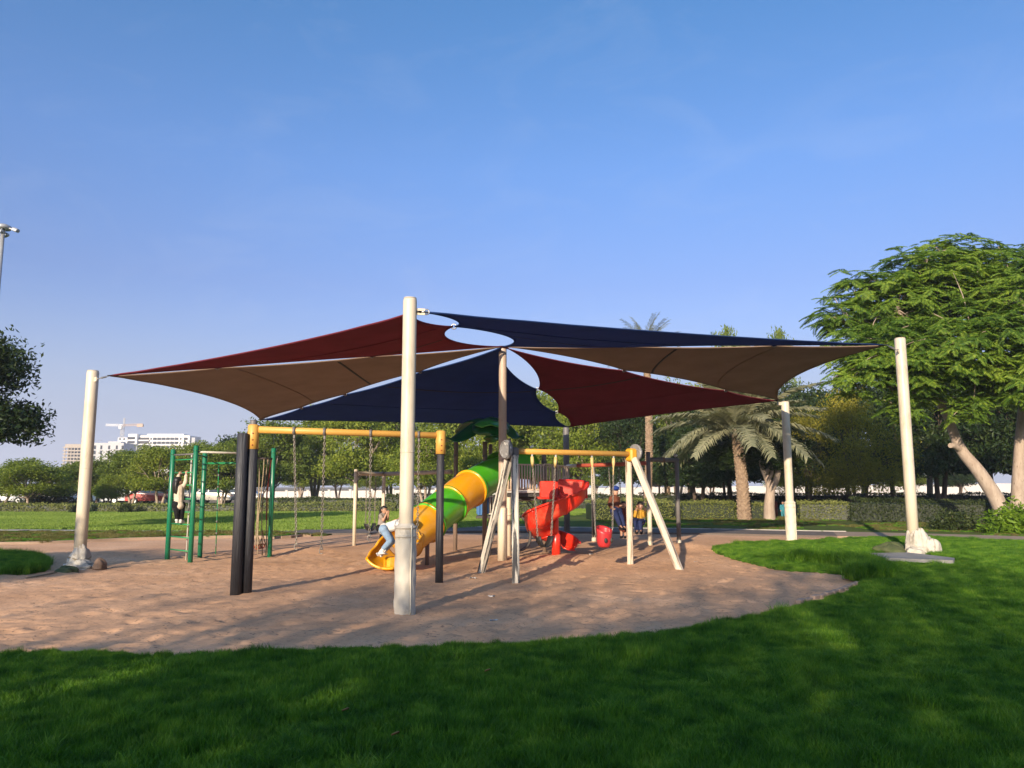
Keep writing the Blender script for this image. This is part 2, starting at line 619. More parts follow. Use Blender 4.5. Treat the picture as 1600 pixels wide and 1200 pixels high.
MT['dry_leaf'] = mat('dry_leaf', (.3, .17, .06), (.2, .11, .04), 9, .8)
for nm, c in dict(cream=(.66, .55, .43), black=(.012, .012, .014), white=(.72, .7, .66), jeans=(.25, .36, .5), pattern=(.3, .26, .24), brown=(.16, .055, .03),
                  maroon=(.17, .045, .03), navy=(.02, .03, .09), yellow=(.55, .3, .04), blue=(.02, .05, .25), teal=(.05, .25, .32), grey=(.2, .2, .2)).items():
    MT['cloth_' + nm] = mat('cloth_' + nm, c, c3(c, .75), 9, .85, bump=.5, bscale=14, spec=.2)
for nm, c in dict(white=(.7, .7, .7), silver=(.35, .36, .37), dark=(.03, .032, .038), red=(.42, .03, .02), beige=(.45, .4, .32)).items():
    MT['car_' + nm] = mat('car_' + nm, c, c3(c, .95), 1, .25, coat=.6)

LEAF = {}
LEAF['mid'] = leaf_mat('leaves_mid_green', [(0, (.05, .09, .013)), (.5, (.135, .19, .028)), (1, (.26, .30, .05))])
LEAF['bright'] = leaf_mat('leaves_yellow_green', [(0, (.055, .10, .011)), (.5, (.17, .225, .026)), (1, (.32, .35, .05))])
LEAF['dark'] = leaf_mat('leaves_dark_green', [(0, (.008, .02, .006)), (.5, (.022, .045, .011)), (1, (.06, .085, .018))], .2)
LEAF['olive'] = leaf_mat('leaves_olive', [(0, (.08, .09, .010)), (.5, (.23, .215, .024)), (1, (.40, .33, .04))])  # leaves brightened in place of the sun that the big crown blocks
LEAF['poinciana'] = leaf_mat('leaves_poinciana', [(0, (.02, .06, .012)), (.45, (.09, .175, .022)), (.9, (.29, .39, .045))], .45, clump=.45)
LEAF['palm'] = leaf_mat('leaves_palm', [(0, (.12, .135, .08)), (.5, (.24, .245, .15)), (1, (.40, .37, .23))], .25)
LEAF['palm_far'] = leaf_mat('leaves_palm_far', [(0, (.06, .075, .03)), (.5, (.13, .14, .06)), (1, (.26, .24, .11))], .25)
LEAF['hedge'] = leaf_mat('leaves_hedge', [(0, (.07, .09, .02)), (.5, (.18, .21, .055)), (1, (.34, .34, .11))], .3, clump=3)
LEAF['hedge_dark'] = leaf_mat('leaves_hedge_dark', [(0, (.015, .026, .008)), (.5, (.038, .058, .015)), (1, (.09, .11, .028))], .2, clump=3)  # also colours in the shade on the hedge behind the draped pole
LEAF['shrub'] = leaf_mat('leaves_shrub', [(0, (.06, .13, .012)), (.5, (.15, .26, .02)), (1, (.27, .38, .04))], .4)
LEAF['grass'] = leaf_mat('grass_blades', [(0, (.03, .09, .008)), (.45, (.08, .20, .015)), (.85, (.17, .32, .026)), (1, (.25, .37, .045))], .4, clump=5.0, tmul=(1.2, 1.3, .5), nk=1.9)
LEAF['field'] = leaf_mat('field_blades', [(0, (.11, .18, .025)), (.5, (.20, .30, .048)), (1, (.32, .40, .08))], .3, clump=.25, tmul=(1.15, 1.2, .5))
LEAF['grass_dry'] = leaf_mat('grass_dry', [(0, (.06, .07, .012)), (.5, (.13, .13, .03)), (1, (.25, .2, .08))], .3, clump=.7)


def lawn_mat(name, a, b, c, s1=.25, s2=30, bump=.8):
    m = bpy.data.materials.new(name)
    m.use_nodes = True
    nt = m.node_tree
    L = nt.links.new
    p = nt.nodes['Principled BSDF']
    p.inputs['Roughness'].default_value = .9
    p.inputs['Specular IOR Level'].default_value = .1
    tc = nd(nt, 'ShaderNodeTexCoord')
    n1 = nd(nt, 'ShaderNodeTexNoise'); n1.inputs['Scale'].default_value = s1; n1.inputs['Detail'].default_value = 6
    n2 = nd(nt, 'ShaderNodeTexNoise'); n2.inputs['Scale'].default_value = s2; n2.inputs['Detail'].default_value = 4
    for n in (n1, n2):
        L(tc.outputs['Object'], n.inputs['Vector'])
    ad = nd(nt, 'ShaderNodeMath', operation='MULTIPLY_ADD')
    L(n2.outputs['Fac'], ad.inputs[0]); ad.inputs[1].default_value = .5
    L(n1.outputs['Fac'], ad.inputs[2])
    sb = nd(nt, 'ShaderNodeMath', operation='SUBTRACT'); L(ad.outputs[0], sb.inputs[0]); sb.inputs[1].default_value = .25
    r = ramp(nt, [(.25, a), (.5, b), (.78, c)])
    L(sb.outputs[0], r.inputs['Fac'])
    L(r.outputs['Color'], p.inputs['Base Color'])
    bp = nd(nt, 'ShaderNodeBump'); bp.inputs['Strength'].default_value = bump; bp.inputs['Distance'].default_value = .04
    L(n2.outputs['Fac'], bp.inputs['Height'])
    L(bp.outputs['Normal'], p.inputs['Normal'])
    return m


MT['lawn'] = lawn_mat('lawn_soil_and_turf', (.025, .06, .007), (.05, .12, .012), (.075, .16, .018))
MT['field'] = lawn_mat('field_turf', (.10, .19, .026), (.13, .23, .03), (.17, .25, .04), .12, 14)
MT['verge'] = lawn_mat('verge_turf', (.05, .085, .018), (.085, .12, .026), (.16, .15, .05), .3, 12)
MT['far_ground'] = lawn_mat('far_ground', (.2, .16, .1), (.24, .19, .12), (.16, .15, .07), .02, 3)


def sand_mat():
    m = bpy.data.materials.new('sand')
    m.use_nodes = True
    nt = m.node_tree
    L = nt.links.new
    p = nt.nodes['Principled BSDF']
    p.inputs['Roughness'].default_value = .95
    p.inputs['Specular IOR Level'].default_value = .12
    tc = nd(nt, 'ShaderNodeTexCoord')
    n1 = nd(nt, 'ShaderNodeTexNoise'); n1.inputs['Scale'].default_value = .5; n1.inputs['Detail'].default_value = 8
    n2 = nd(nt, 'ShaderNodeTexNoise'); n2.inputs['Scale'].default_value = 9; n2.inputs['Detail'].default_value = 8; n2.inputs['Roughness'].default_value = .7
    n3 = nd(nt, 'ShaderNodeTexNoise'); n3.inputs['Scale'].default_value = 160; n3.inputs['Detail'].default_value = 3
    vo = nd(nt, 'ShaderNodeTexVoronoi'); vo.inputs['Scale'].default_value = 5.5
    for n in (n1, n2, n3, vo):
        L(tc.outputs['Object'], n.inputs['Vector'])
    r = ramp(nt, [(.3, (.55, .32, .185)), (.55, (.67, .40, .235)), (.75, (.74, .475, .30))])
    ad = nd(nt, 'ShaderNodeMath', operation='MULTIPLY_ADD'); L(n2.outputs['Fac'], ad.inputs[0]); ad.inputs[1].default_value = .6; L(n1.outputs['Fac'], ad.inputs[2])
    sb = nd(nt, 'ShaderNodeMath', operation='SUBTRACT'); L(ad.outputs[0], sb.inputs[0]); sb.inputs[1].default_value = .3
    L(sb.outputs[0], r.inputs['Fac'])
    # small dark twigs and pebbles, plus painted shade of footprint edges
    sp = nd(nt, 'ShaderNodeTexNoise'); sp.inputs['Scale'].default_value = 26; sp.inputs['Detail'].default_value = 2
    smp = nd(nt, 'ShaderNodeMapping'); smp.inputs['Scale'].default_value = (.7, 1.6, 1)
    L(tc.outputs['Object'], smp.inputs['Vector']); L(smp.outputs['Vector'], sp.inputs['Vector'])
    sr = ramp(nt, [(.61, (0, 0, 0)), (.68, (1, 1, 1))])
    L(sp.outputs['Fac'], sr.inputs['Fac'])
    mx = nd(nt, 'ShaderNodeMix', data_type='RGBA')
    L(sr.outputs['Color'], mx.inputs['Factor']); L(r.outputs['Color'], mx.inputs['A']); mx.inputs['B'].default_value = (.3, .18, .115, 1)
    L(mx.outputs['Result'], p.inputs['Base Color'])
    h = nd(nt, 'ShaderNodeMath', operation='MULTIPLY_ADD'); L(n3.outputs['Fac'], h.inputs[0]); h.inputs[1].default_value = .12; L(n2.outputs['Fac'], h.inputs[2])
    bp = nd(nt, 'ShaderNodeBump'); bp.inputs['Strength'].default_value = .5; bp.inputs['Distance'].default_value = .018
    L(h.outputs[0], bp.inputs['Height']); L(bp.outputs['Normal'], p.inputs['Normal'])
    return m


MT['sand'] = sand_mat()


# ------------------------------------------------------------------ ground
def poly_sheet(name, pts, z, m, kind='structure', skirt=.12):
    bm = bmesh.new()
    vs = [bm.verts.new((p[0], p[1], z)) for p in pts]
    f = bm.faces.new(vs)
    if f.normal.z < 0:
        f.normal_flip()
    es = list(bm.edges)
    r = bmesh.ops.extrude_edge_only(bm, edges=es)
    for v in [g for g in r['geom'] if isinstance(g, bmesh.types.BMVert)]:
        v.co.z -= skirt
    bmesh.ops.triangulate(bm, faces=[f for f in bm.faces if len(f.verts) > 4])
    me = bpy.data.meshes.new(name)
    bm.to_mesh(me)
    bm.free()
    me.materials.append(m)
    o = bpy.data.objects.new(name, me)
    link(o)
    tag(o, kind=kind)
    return o


def smooth_line(pts, n=8):
    out = []
    P = [Vector(p) for p in pts]
    for i in range(len(P) - 1):
        p0, p1, p2, p3 = P[max(i - 1, 0)], P[i], P[i + 1], P[min(i + 2, len(P) - 1)]
        for k in range(n):
            t = k / n
            out.append(.5 * ((2 * p1) + (p2 - p0) * t + (2 * p0 - 5 * p1 + 4 * p2 - p3) * t * t + (3 * p1 - p0 - 3 * p2 + p3) * t ** 3))
    out.append(P[-1])
    return out


def inside(px, py, poly):
    n = len(poly)
    c = np.zeros(len(px), dtype=bool)
    j = n - 1
    for i in range(n):
        xi, yi, xj, yj = poly[i][0], poly[i][1], poly[j][0], poly[j][1]
        with np.errstate(divide='ignore', invalid='ignore'):
            c ^= ((yi > py) != (yj > py)) & (px < (xj - xi) * (py - yi) / (yj - yi + 1e-12) + xi)
        j = i
    return c


gm = MB()
gm.add([(-1200, -120, -.09), (1200, -120, -.09), (1200, 1500, -.09), (-1200, 1500, -.09)], [(0, 1, 2, 3)])
tag(obj('ground', gm, MT['far_ground']), kind='structure')

# sand pit: a relief sheet with hollows and footprints
nx, ny = 520, 230
xs = np.linspace(-24, 13.5, nx)
ys = 6.3 + 20.7 * (np.linspace(0, 1, ny) ** 1.5)
X, Y = np.meshgrid(xs, ys, indexing='ij')
Z = .03 * fbm(X * .5, Y * .5, 3) + .005 * fbm(X * 2.3, Y * 2.3, 11, 3) + .004 * fbm(X * 7, Y * 7, 17, 2)
for _ in range(3800):
    fx, fy = rng.uniform(-14, 9), 7.5 + 12 * rng.random() ** 1.2
    a, l, w, dpt = rng.uniform(0, math.pi), rng.uniform(.09, .16), rng.uniform(.045, .08), rng.uniform(.008, .03)
    i0, i1 = np.searchsorted(xs, [fx - .35, fx + .35])
    j0, j1 = np.searchsorted(ys, [fy - .35, fy + .35])
    if i1 <= i0 or j1 <= j0:
        continue
    dx, dy = X[i0:i1, j0:j1] - fx, Y[i0:i1, j0:j1] - fy
    u, v = dx * math.cos(a) + dy * math.sin(a), -dx * math.sin(a) + dy * math.cos(a)
    q = (u / l) ** 2 + (v / w) ** 2
    Z[i0:i1, j0:j1] += -dpt * np.exp(-q) + dpt * .5 * np.exp(-(np.sqrt(q) - 1.6) ** 2 * 4)
Z = np.clip(Z, -.06, .12)
# sand heaped round the feet of the rear posts
for (cx, cy, hh, rr_) in [(4.55, 20.3, .16, .7), (-5.1, 19.5, .1, .8), (1.2, 17.4, .1, .9)]:
    Z += hh * np.exp(-((X - cx) ** 2 + (Y - cy) ** 2) / rr_ ** 2)
V = np.stack([X.ravel(), Y.ravel(), Z.ravel()], 1)
ii, jj = np.meshgrid(np.arange(nx - 1), np.arange(ny - 1), indexing='ij')
b0 = (ii * ny + jj).ravel()
me = fast_mesh('sand_pit', V, np.stack([b0, b0 + ny, b0 + ny + 1, b0 + 1], 1), True)
me.materials.append(MT['sand'])
tag(link(bpy.data.objects.new('sand_pit', me)), kind='structure')


def sand_z(x, y):
    i = int(np.clip(np.searchsorted(xs, x), 0, nx - 1)); j = int(np.clip(np.searchsorted(ys, y), 0, ny - 1))
    return float(Z[i, j])


# edge between lawn and sand
edge_px = [(-420, 1000), (-200, 1012), (0, 1013), (110, 1010), (200, 1013), (250, 1018), (330, 1012), (430, 1009), (540, 1007), (640, 1004), (760, 1000), (880, 994), (1000, 985),
           (1100, 972), (1190, 954), (1270, 936), (1325, 920), (1349, 906), (1338, 896), (1290, 888), (1225, 884), (1170, 873), (1130, 862), (1112, 855)]
edge = [Vector((p.x, p.y, 0)) for p in smooth_line([G(px_, py_, .10) for px_, py_ in edge_px], 7)]
er = random.Random(3)
edge = [Vector((p.x + er.uniform(-.02, .02), p.y + er.uniform(-.02, .02), 0)) for p in edge]
back_px = [(1160, 851), (1250, 848), (1350, 843), (1450, 843), (1600, 850), (1900, 864)]
lawn_poly = edge + [G(*p) for p in back_px] + [Vector((34, 16, 0)), Vector((34, -40, 0)), Vector((-34, -40, 0)), Vector((-34, 8.2, 0))]
LZ = .055
poly_sheet('lawn', lawn_poly, LZ, MT['lawn'])

# lawn tongue at the left of the sand
tongue_px = [(-500, 870), (-100, 866), (10, 872), (45, 875), (60, 883), (52, 893), (20, 898), (-120, 901), (-500, 912)]
tongue = smooth_line([G(*p) for p in tongue_px], 5)
poly_sheet('lawn_tongue', tongue, LZ + .02, MT['lawn'])

# far verge on the near side of the path, the path, the verge behind it, the playing field
path_c = smooth_line([G(*p) for p in [(-900, 826), (-300, 829), (130, 832), (330, 833), (520, 833), (760, 829), (960, 831), (1120, 833), (1260, 836), (1400, 839), (1600, 845), (1950, 860), (2400, 880)]], 6)


def offset(line, d):
    out = []
    for i, p in enumerate(line):
        t = line[min(i + 1, len(line) - 1)] - line[max(i - 1, 0)]
        n = Vector((-t.y, t.x, 0)).normalized()
        out.append(p + n * d)
    return out


def ribbon(name, line, d0, d1, z, m, h=.0, kind='structure'):
    a, b = offset(line, d0), offset(line, d1)
    mb = MB()
    g = [[Vector((p.x, p.y, z)) for p in a], [Vector((p.x, p.y, z)) for p in b]]
    if h:
        g = [[Vector((p.x, p.y, z - h)) for p in a]] + g + [[Vector((p.x, p.y, z - h)) for p in b]]
    mb.sheet(g, 0, False)
    o = obj(name, mb, m)
    return tag(o, kind=kind)


# the path: a narrow pale strip at the left, dark asphalt behind the playground, pale paving toward the right
n0 = min(range(len(path_c)), key=lambda k: abs(path_c[k].x / path_c[k].y * FPX + 800 - 455))
na = min(range(len(path_c)), key=lambda k: abs(path_c[k].x / path_c[k].y * FPX + 800 - 1290))
ribbon('path_strip', path_c[:n0 + 1], -.1, .5, .062, MT['kerb'], .1)
ribbon('path', path_c[n0:na + 1], -1.25, 1.25, .064, MT['asphalt'], .1)
ribbon('path_paved', path_c[na:], -1.2, 1.3, .062, MT['paving'], .1)
ribbon('kerb_far', path_c[n0 + 6:na + 2], 1.34, 1.44, .085, MT['kerb'], .12)
fl = [p for p in path_c]
far_edge = [o_ if k > n0 else i_ for k, (o_, i_) in enumerate(zip(offset(fl, 1.44), offset(fl, .45)))]
near_edge = [o_ if k > n0 else i_ for k, (o_, i_) in enumerate(zip(offset(fl, -1.3), offset(fl, -.08)))]
field_poly = [Vector((-70, far_edge[0].y, 0))] + far_edge[:31] + [Vector((far_edge[30].x + 6, 48, 0)), Vector((12, 68, 0)), Vector((-90, 74, 0))]
poly_sheet('playing_field', field_poly, .055, MT['field'])
vp = far_edge[30:] + [Vector((60, 40, 0)), Vector((60, 75, 0)), Vector((11.9, 68, 0)), Vector((far_edge[30].x + 5.9, 48, 0))]
poly_sheet('grass_verge', vp, .045, MT['verge'])
# dry strip between sand and path at the left
strip_px = [(-700, 858), (-200, 855), (0, 851), (60, 850), (130, 847), (200, 844), (280, 842), (370, 840), (440, 841), (470, 838), (505, 838), (520, 836)]
strip = smooth_line([G(*p) for p in strip_px], 4)
strip_poly = strip + list(reversed([p for p in near_edge if p.x < strip[-1].x and p.x > -60]))
poly_sheet('dry_verge', strip_poly, .058, MT['verge'])
ribbon('kerb_near', strip[:-6], -.12, .0, .075, MT['paving'], .15)

# pitch lines
for k, (a, b) in enumerate([((-700, 806), (330, 803)), ((-700, 815), (120, 810)), ((-400, 810), (20, 812)), ((20, 812), (300, 804))]):
    p, q = G(*a), G(*b)
    t = (q - p).normalized()
    n = Vector((-t.y, t.x, 0)) * (.07 if k else .1)
    mb = MB()
    z = .062 + .004 * k
    mb.add([Vector((*v.xy, z)) for v in (p - n, q - n, q + n, p + n)], [(0, 1, 2, 3)])
    tag(obj('field_line', mb, MT['line_white']), kind='structure')

# brick edging along the tip of the sand pit: single pieces let into the turf
tip = [p for p in smooth_line([G(*p) for p in [(1240, 947), (1290, 932), (1325, 920), (1347, 907), (1340, 897), (1310, 892)]], 40)]
edging = tag(thing('brick_edging', tip[100], 'low reddish brick edging round the pointed tip of the sand pit', 'edging'))
acc, last = 0, tip[0]
for p, q in zip(tip[:-1], tip[1:]):
    acc += (q - p).length
    if acc > .25:
        acc = 0
        d = (q - p).normalized()
        mb = MB()
        rot = Matrix.Rotation(math.atan2(d.y, d.x) + er.uniform(-.05, .05), 3, 'Z')
        mb.box((p.x, p.y, .012 + er.uniform(-.015, .01)), (.22, .08, .1), rot, .012)
        obj('brick', mb, MT['edging'], edging)


# ------------------------------------------------------------------ grass (real blades, spread by geometry nodes)
def grass_patch(name, size, n, h0, h1, w, m, seed):
    r = np.random.default_rng(seed)
    bx, by = r.uniform(-size / 2, size / 2, n), r.uniform(-size / 2, size / 2, n)
    hgt = r.uniform(h0, h1, n) * (1 + .5 * vnoise(bx * 9 + 50, by * 9 + 50, seed))
    a = r.uniform(0, 2 * math.pi, n)
    lean = r.uniform(.15, .8, n) * hgt
    la = r.uniform(0, 2 * math.pi, n)
    ux, uy = np.cos(a) * w / 2, np.sin(a) * w / 2
    z0 = np.full(n, -.01)
    mx, my = bx + np.cos(la) * lean * .3, by + np.sin(la) * lean * .3
    tx, ty = bx + np.cos(la) * lean, by + np.sin(la) * lean
    V = np.empty((n, 5, 3))
    V[:, 0] = np.stack([bx - ux, by - uy, z0], 1)
    V[:, 1] = np.stack([bx + ux, by + uy, z0], 1)
    V[:, 2] = np.stack([mx + ux * .8, my + uy * .8, hgt * .6], 1)
    V[:, 3] = np.stack([mx - ux * .8, my - uy * .8, hgt * .6], 1)
    V[:, 4] = np.stack([tx, ty, hgt], 1)
    base = np.arange(n) * 5
    tris = np.concatenate([np.stack([base, base + 1, base + 2], 1), np.stack([base, base + 2, base + 3], 1), np.stack([base + 3, base + 2, base + 4], 1)])
    me = fast_mesh(name, V.reshape(-1, 3), tris)
    me.materials.append(m)
    return bpy.data.objects.new(name, me)


def gn_scatter(name, P, rot, scl, kind_id, sources, m):
    me = bpy.data.meshes.new(name)
    me.vertices.add(len(P))
    me.vertices.foreach_set('co', np.asarray(P, dtype=np.float32).ravel())
    for an, tp, arr in (('rot', 'FLOAT_VECTOR', rot), ('scl', 'FLOAT_VECTOR', scl)):
        at_ = me.attributes.new(an, tp, 'POINT')
        at_.data.foreach_set('vector', np.asarray(arr, dtype=np.float32).ravel())
    at_ = me.attributes.new('kid', 'INT', 'POINT')
    at_.data.foreach_set('value', np.asarray(kind_id, dtype=np.int32))
    me.materials.append(m)
    o = bpy.data.objects.new(name, me)
    link(o)
    ng = bpy.data.node_groups.new(name + '_spread', 'GeometryNodeTree')
    ng.interface.new_socket('Geometry', in_out='INPUT', socket_type='NodeSocketGeometry')
    ng.interface.new_socket('Geometry', in_out='OUTPUT', socket_type='NodeSocketGeometry')
    gi, go = ng.nodes.new('NodeGroupInput'), ng.nodes.new('NodeGroupOutput')
    j = ng.nodes.new('GeometryNodeJoinGeometry')

    def attr(nm, dt):
        a = ng.nodes.new('GeometryNodeInputNamedAttribute')
        a.data_type = dt
        a.inputs['Name'].default_value = nm
        return a.outputs['Attribute']
    ra, sa, ka = attr('rot', 'FLOAT_VECTOR'), attr('scl', 'FLOAT_VECTOR'), attr('kid', 'INT')
    for k, s in enumerate(sources):
        io = ng.nodes.new('GeometryNodeInstanceOnPoints')
        oi = ng.nodes.new('GeometryNodeObjectInfo')
        oi.inputs['Object'].default_value = s
        oi.inputs['As Instance'].default_value = True
        cmp_ = ng.nodes.new('FunctionNodeCompare')
        cmp_.data_type = 'INT'
        cmp_.operation = 'EQUAL'
        ng.links.new(ka, cmp_.inputs[2])
        cmp_.inputs[3].default_value = k
        ng.links.new(gi.outputs[0], io.inputs['Points'])
        ng.links.new(cmp_.outputs[0], io.inputs['Selection'])
        ng.links.new(oi.outputs['Geometry'], io.inputs['Instance'])
        ng.links.new(ra, io.inputs['Rotation'])
        ng.links.new(sa, io.inputs['Scale'])
        ng.links.new(io.outputs[0], j.inputs[0])
    ng.links.new(j.outputs[0], go.inputs[0])
    md = o.modifiers.new('spread', 'NODES')
    md.node_group = ng
    return tag(o, kind='stuff')


def spread(poly, x0, x1, y0, y1, step, seed, cond=None, inset=True):
    r = np.random.default_rng(seed)
    gx, gy = np.meshgrid(np.arange(x0, x1, step), np.arange(y0, y1, step), indexing='ij')
    px = gx.ravel() + r.uniform(-step * .25, step * .25, gx.size)
    py = gy.ravel() + r.uniform(-step * .25, step * .25, gx.size)
    k = inside(px, py, poly) & (np.abs(px) < .74 * py + 5.0)
    if cond is not None:
        k &= cond(px, py)
    return px[k], py[k]


fine = [grass_patch('grass_tuft', .34, 1150, .022, .068, .0052, LEAF['grass'], 100 + k) for k in range(3)]
rough_tuft = [grass_patch('tall_tuft', .3, 260, .08, .2, .008, LEAF['grass'], 200 + k) for k in range(1)]
dry_tuft = [grass_patch('dry_tuft', .4, 300, .05, .14, .012, LEAF['grass_dry'], 300 + k) for k in range(1)]
px, py = spread(lawn_poly, -18, 20, 3.3, 26, .24, 5)
EA = np.array([(p.x, p.y) for p in edge])
dmin = np.full(len(px), 9.0)
for k in range(0, len(EA)):
    dmin = np.minimum(dmin, np.hypot(px - EA[k, 0], py - EA[k, 1]))
slab_px = [(1345, 865), (1420, 863), (1505, 874), (1505, 886), (1375, 880)]
slab_poly = [G(x_, y_, LZ) for x_, y_ in slab_px]
keep_ = (dmin > .2) & ~inside(px, py, slab_poly)
px, py = px[keep_], py[keep_]
n = len(px)
s = .95 + 1.0 * fbm(px * .8, py * .8, 40, 3) + .8 * vnoise(px * 3.1, py * 3.1, 44) + .25 * rng.random(n)
s = np.clip(s, .5, 2.0)
P = [np.stack([px, py, np.full(n, LZ)], 1)]
SC = [np.stack([np.ones(n), np.ones(n), s], 1)]
K = [rng.integers(0, 3, n)]
# scattered longer tufts
kt = rng.random(n) < .09
P.append(np.stack([px[kt] + rng.uniform(-.1, .1, kt.sum()), py[kt], np.full(kt.sum(), LZ)], 1))
SC.append(np.stack([np.full(kt.sum(), .8), np.full(kt.sum(), .8), rng.uniform(.35, .75, kt.sum())], 1))
K.append(np.full(kt.sum(), 3))
# ragged rim along the sand
ex, ey = [], []
for p, q in zip(edge[:-1], edge[1:]):
    for k in range(max(1, int((q - p).length / .03))):
        t = rng.random()
        w = p.lerp(q, t)
        nn_ = Vector((q.y - p.y, p.x - q.x)).normalized()
        if nn_.y > 0 and w.y < 11: nn_ = -nn_
        dd_ = rng.uniform(.02, .3)
        ex.append(w.x + nn_.x * dd_); ey.append(w.y + nn_.y * dd_)
ex, ey = np.array(ex), np.array(ey)
n2 = len(ex)
P.append(np.stack([ex, ey, np.full(n2, LZ - .03)], 1))
SC.append(np.stack([np.full(n2, .45), np.full(n2, .45), rng.uniform(.6, 1.5, n2)], 1))
K.append(rng.integers(0, 3, n2))
# tongue of lawn at the left, with a long shaggy rim
tx, ty = spread(tongue, -16, -5, 11, 22, .22, 6)
P.append(np.stack([tx, ty, np.full(len(tx), LZ + .02)], 1))
SC.append(np.stack([np.ones(len(tx)), np.ones(len(tx)), rng.uniform(1.0, 1.8, len(tx))], 1))
K.append(rng.integers(0, 3, len(tx)))
tr = [(p.x + rng.uniform(-.08, .08), p.y + rng.uniform(-.08, .08)) for p in tongue for _ in range(6) if p.x > -14]
P.append(np.array([(a, b, LZ - .05) for a, b in tr])); SC.append(rng.uniform(.6, 1.1, (len(tr), 3))); K.append(np.full(len(tr), 3))
# long unmown grass where the lawn meets the back of the sand pit tip
lp = smooth_line([G(*p) for p in [(1235, 884), (1290, 887), (1335, 894), (1352, 902), (1345, 912)]], 22)
lt = [(p.x + rng.uniform(0, .35), p.y + rng.uniform(-.1, .3)) for p in lp for _ in range(4)]
P.append(np.array([(a, b, LZ) for a, b in lt])); SC.append(rng.uniform(.7, 1.5, (len(lt), 3))); K.append(np.full(len(lt), 3))
P, SC, K = np.concatenate(P), np.concatenate(SC), np.concatenate(K)
ROT = np.stack([np.zeros(len(P)), np.zeros(len(P)), rng.uniform(0, 6.28, len(P))], 1)
gn_scatter('grass', P, ROT, SC, K, fine + rough_tuft, LEAF['grass'])
# the mown field: coarser tufts, since it is seen from afar
fp = [grass_patch('field_tuft', 1.25, 1000, .03, .08, .022, LEAF['field'], 400 + k) for k in range(2)]
fx, fy = spread(field_poly, -75, 14, 24, 73, 1.0, 15)
gn_scatter('field_grass', np.stack([fx, fy, np.full(len(fx), .055)], 1), np.stack([np.zeros(len(fx)), np.zeros(len(fx)), rng.uniform(0, 6.28, len(fx))], 1),
           np.stack([np.ones(len(fx)), np.ones(len(fx)), rng.uniform(.8, 1.3, len(fx))], 1), rng.integers(0, 2, len(fx)), fp, LEAF['field'])
# dry verge grass
dx, dy = spread(strip_poly, -24, -4, 19, 27, .3, 9)
vx, vy = spread(vp, 4, 26, 24, 40, .4, 10, cond=lambda a, b: vnoise(a * .5, b * .5, 77) > -.1)
dx, dy = np.concatenate([dx, vx]), np.concatenate([dy, vy])
P = np.stack([dx, dy, np.full(len(dx), .05)], 1)
gn_scatter('dry_grass', P, np.stack([np.zeros(len(P)), np.zeros(len(P)), rng.uniform(0, 6.28, len(P))], 1),
           rng.uniform(.5, 1.0, (len(P), 3)) * np.array([1, 1, .7]), rng.integers(0, 2, len(P)), [dry_tuft[0], fine[0]], LEAF['grass_dry'])


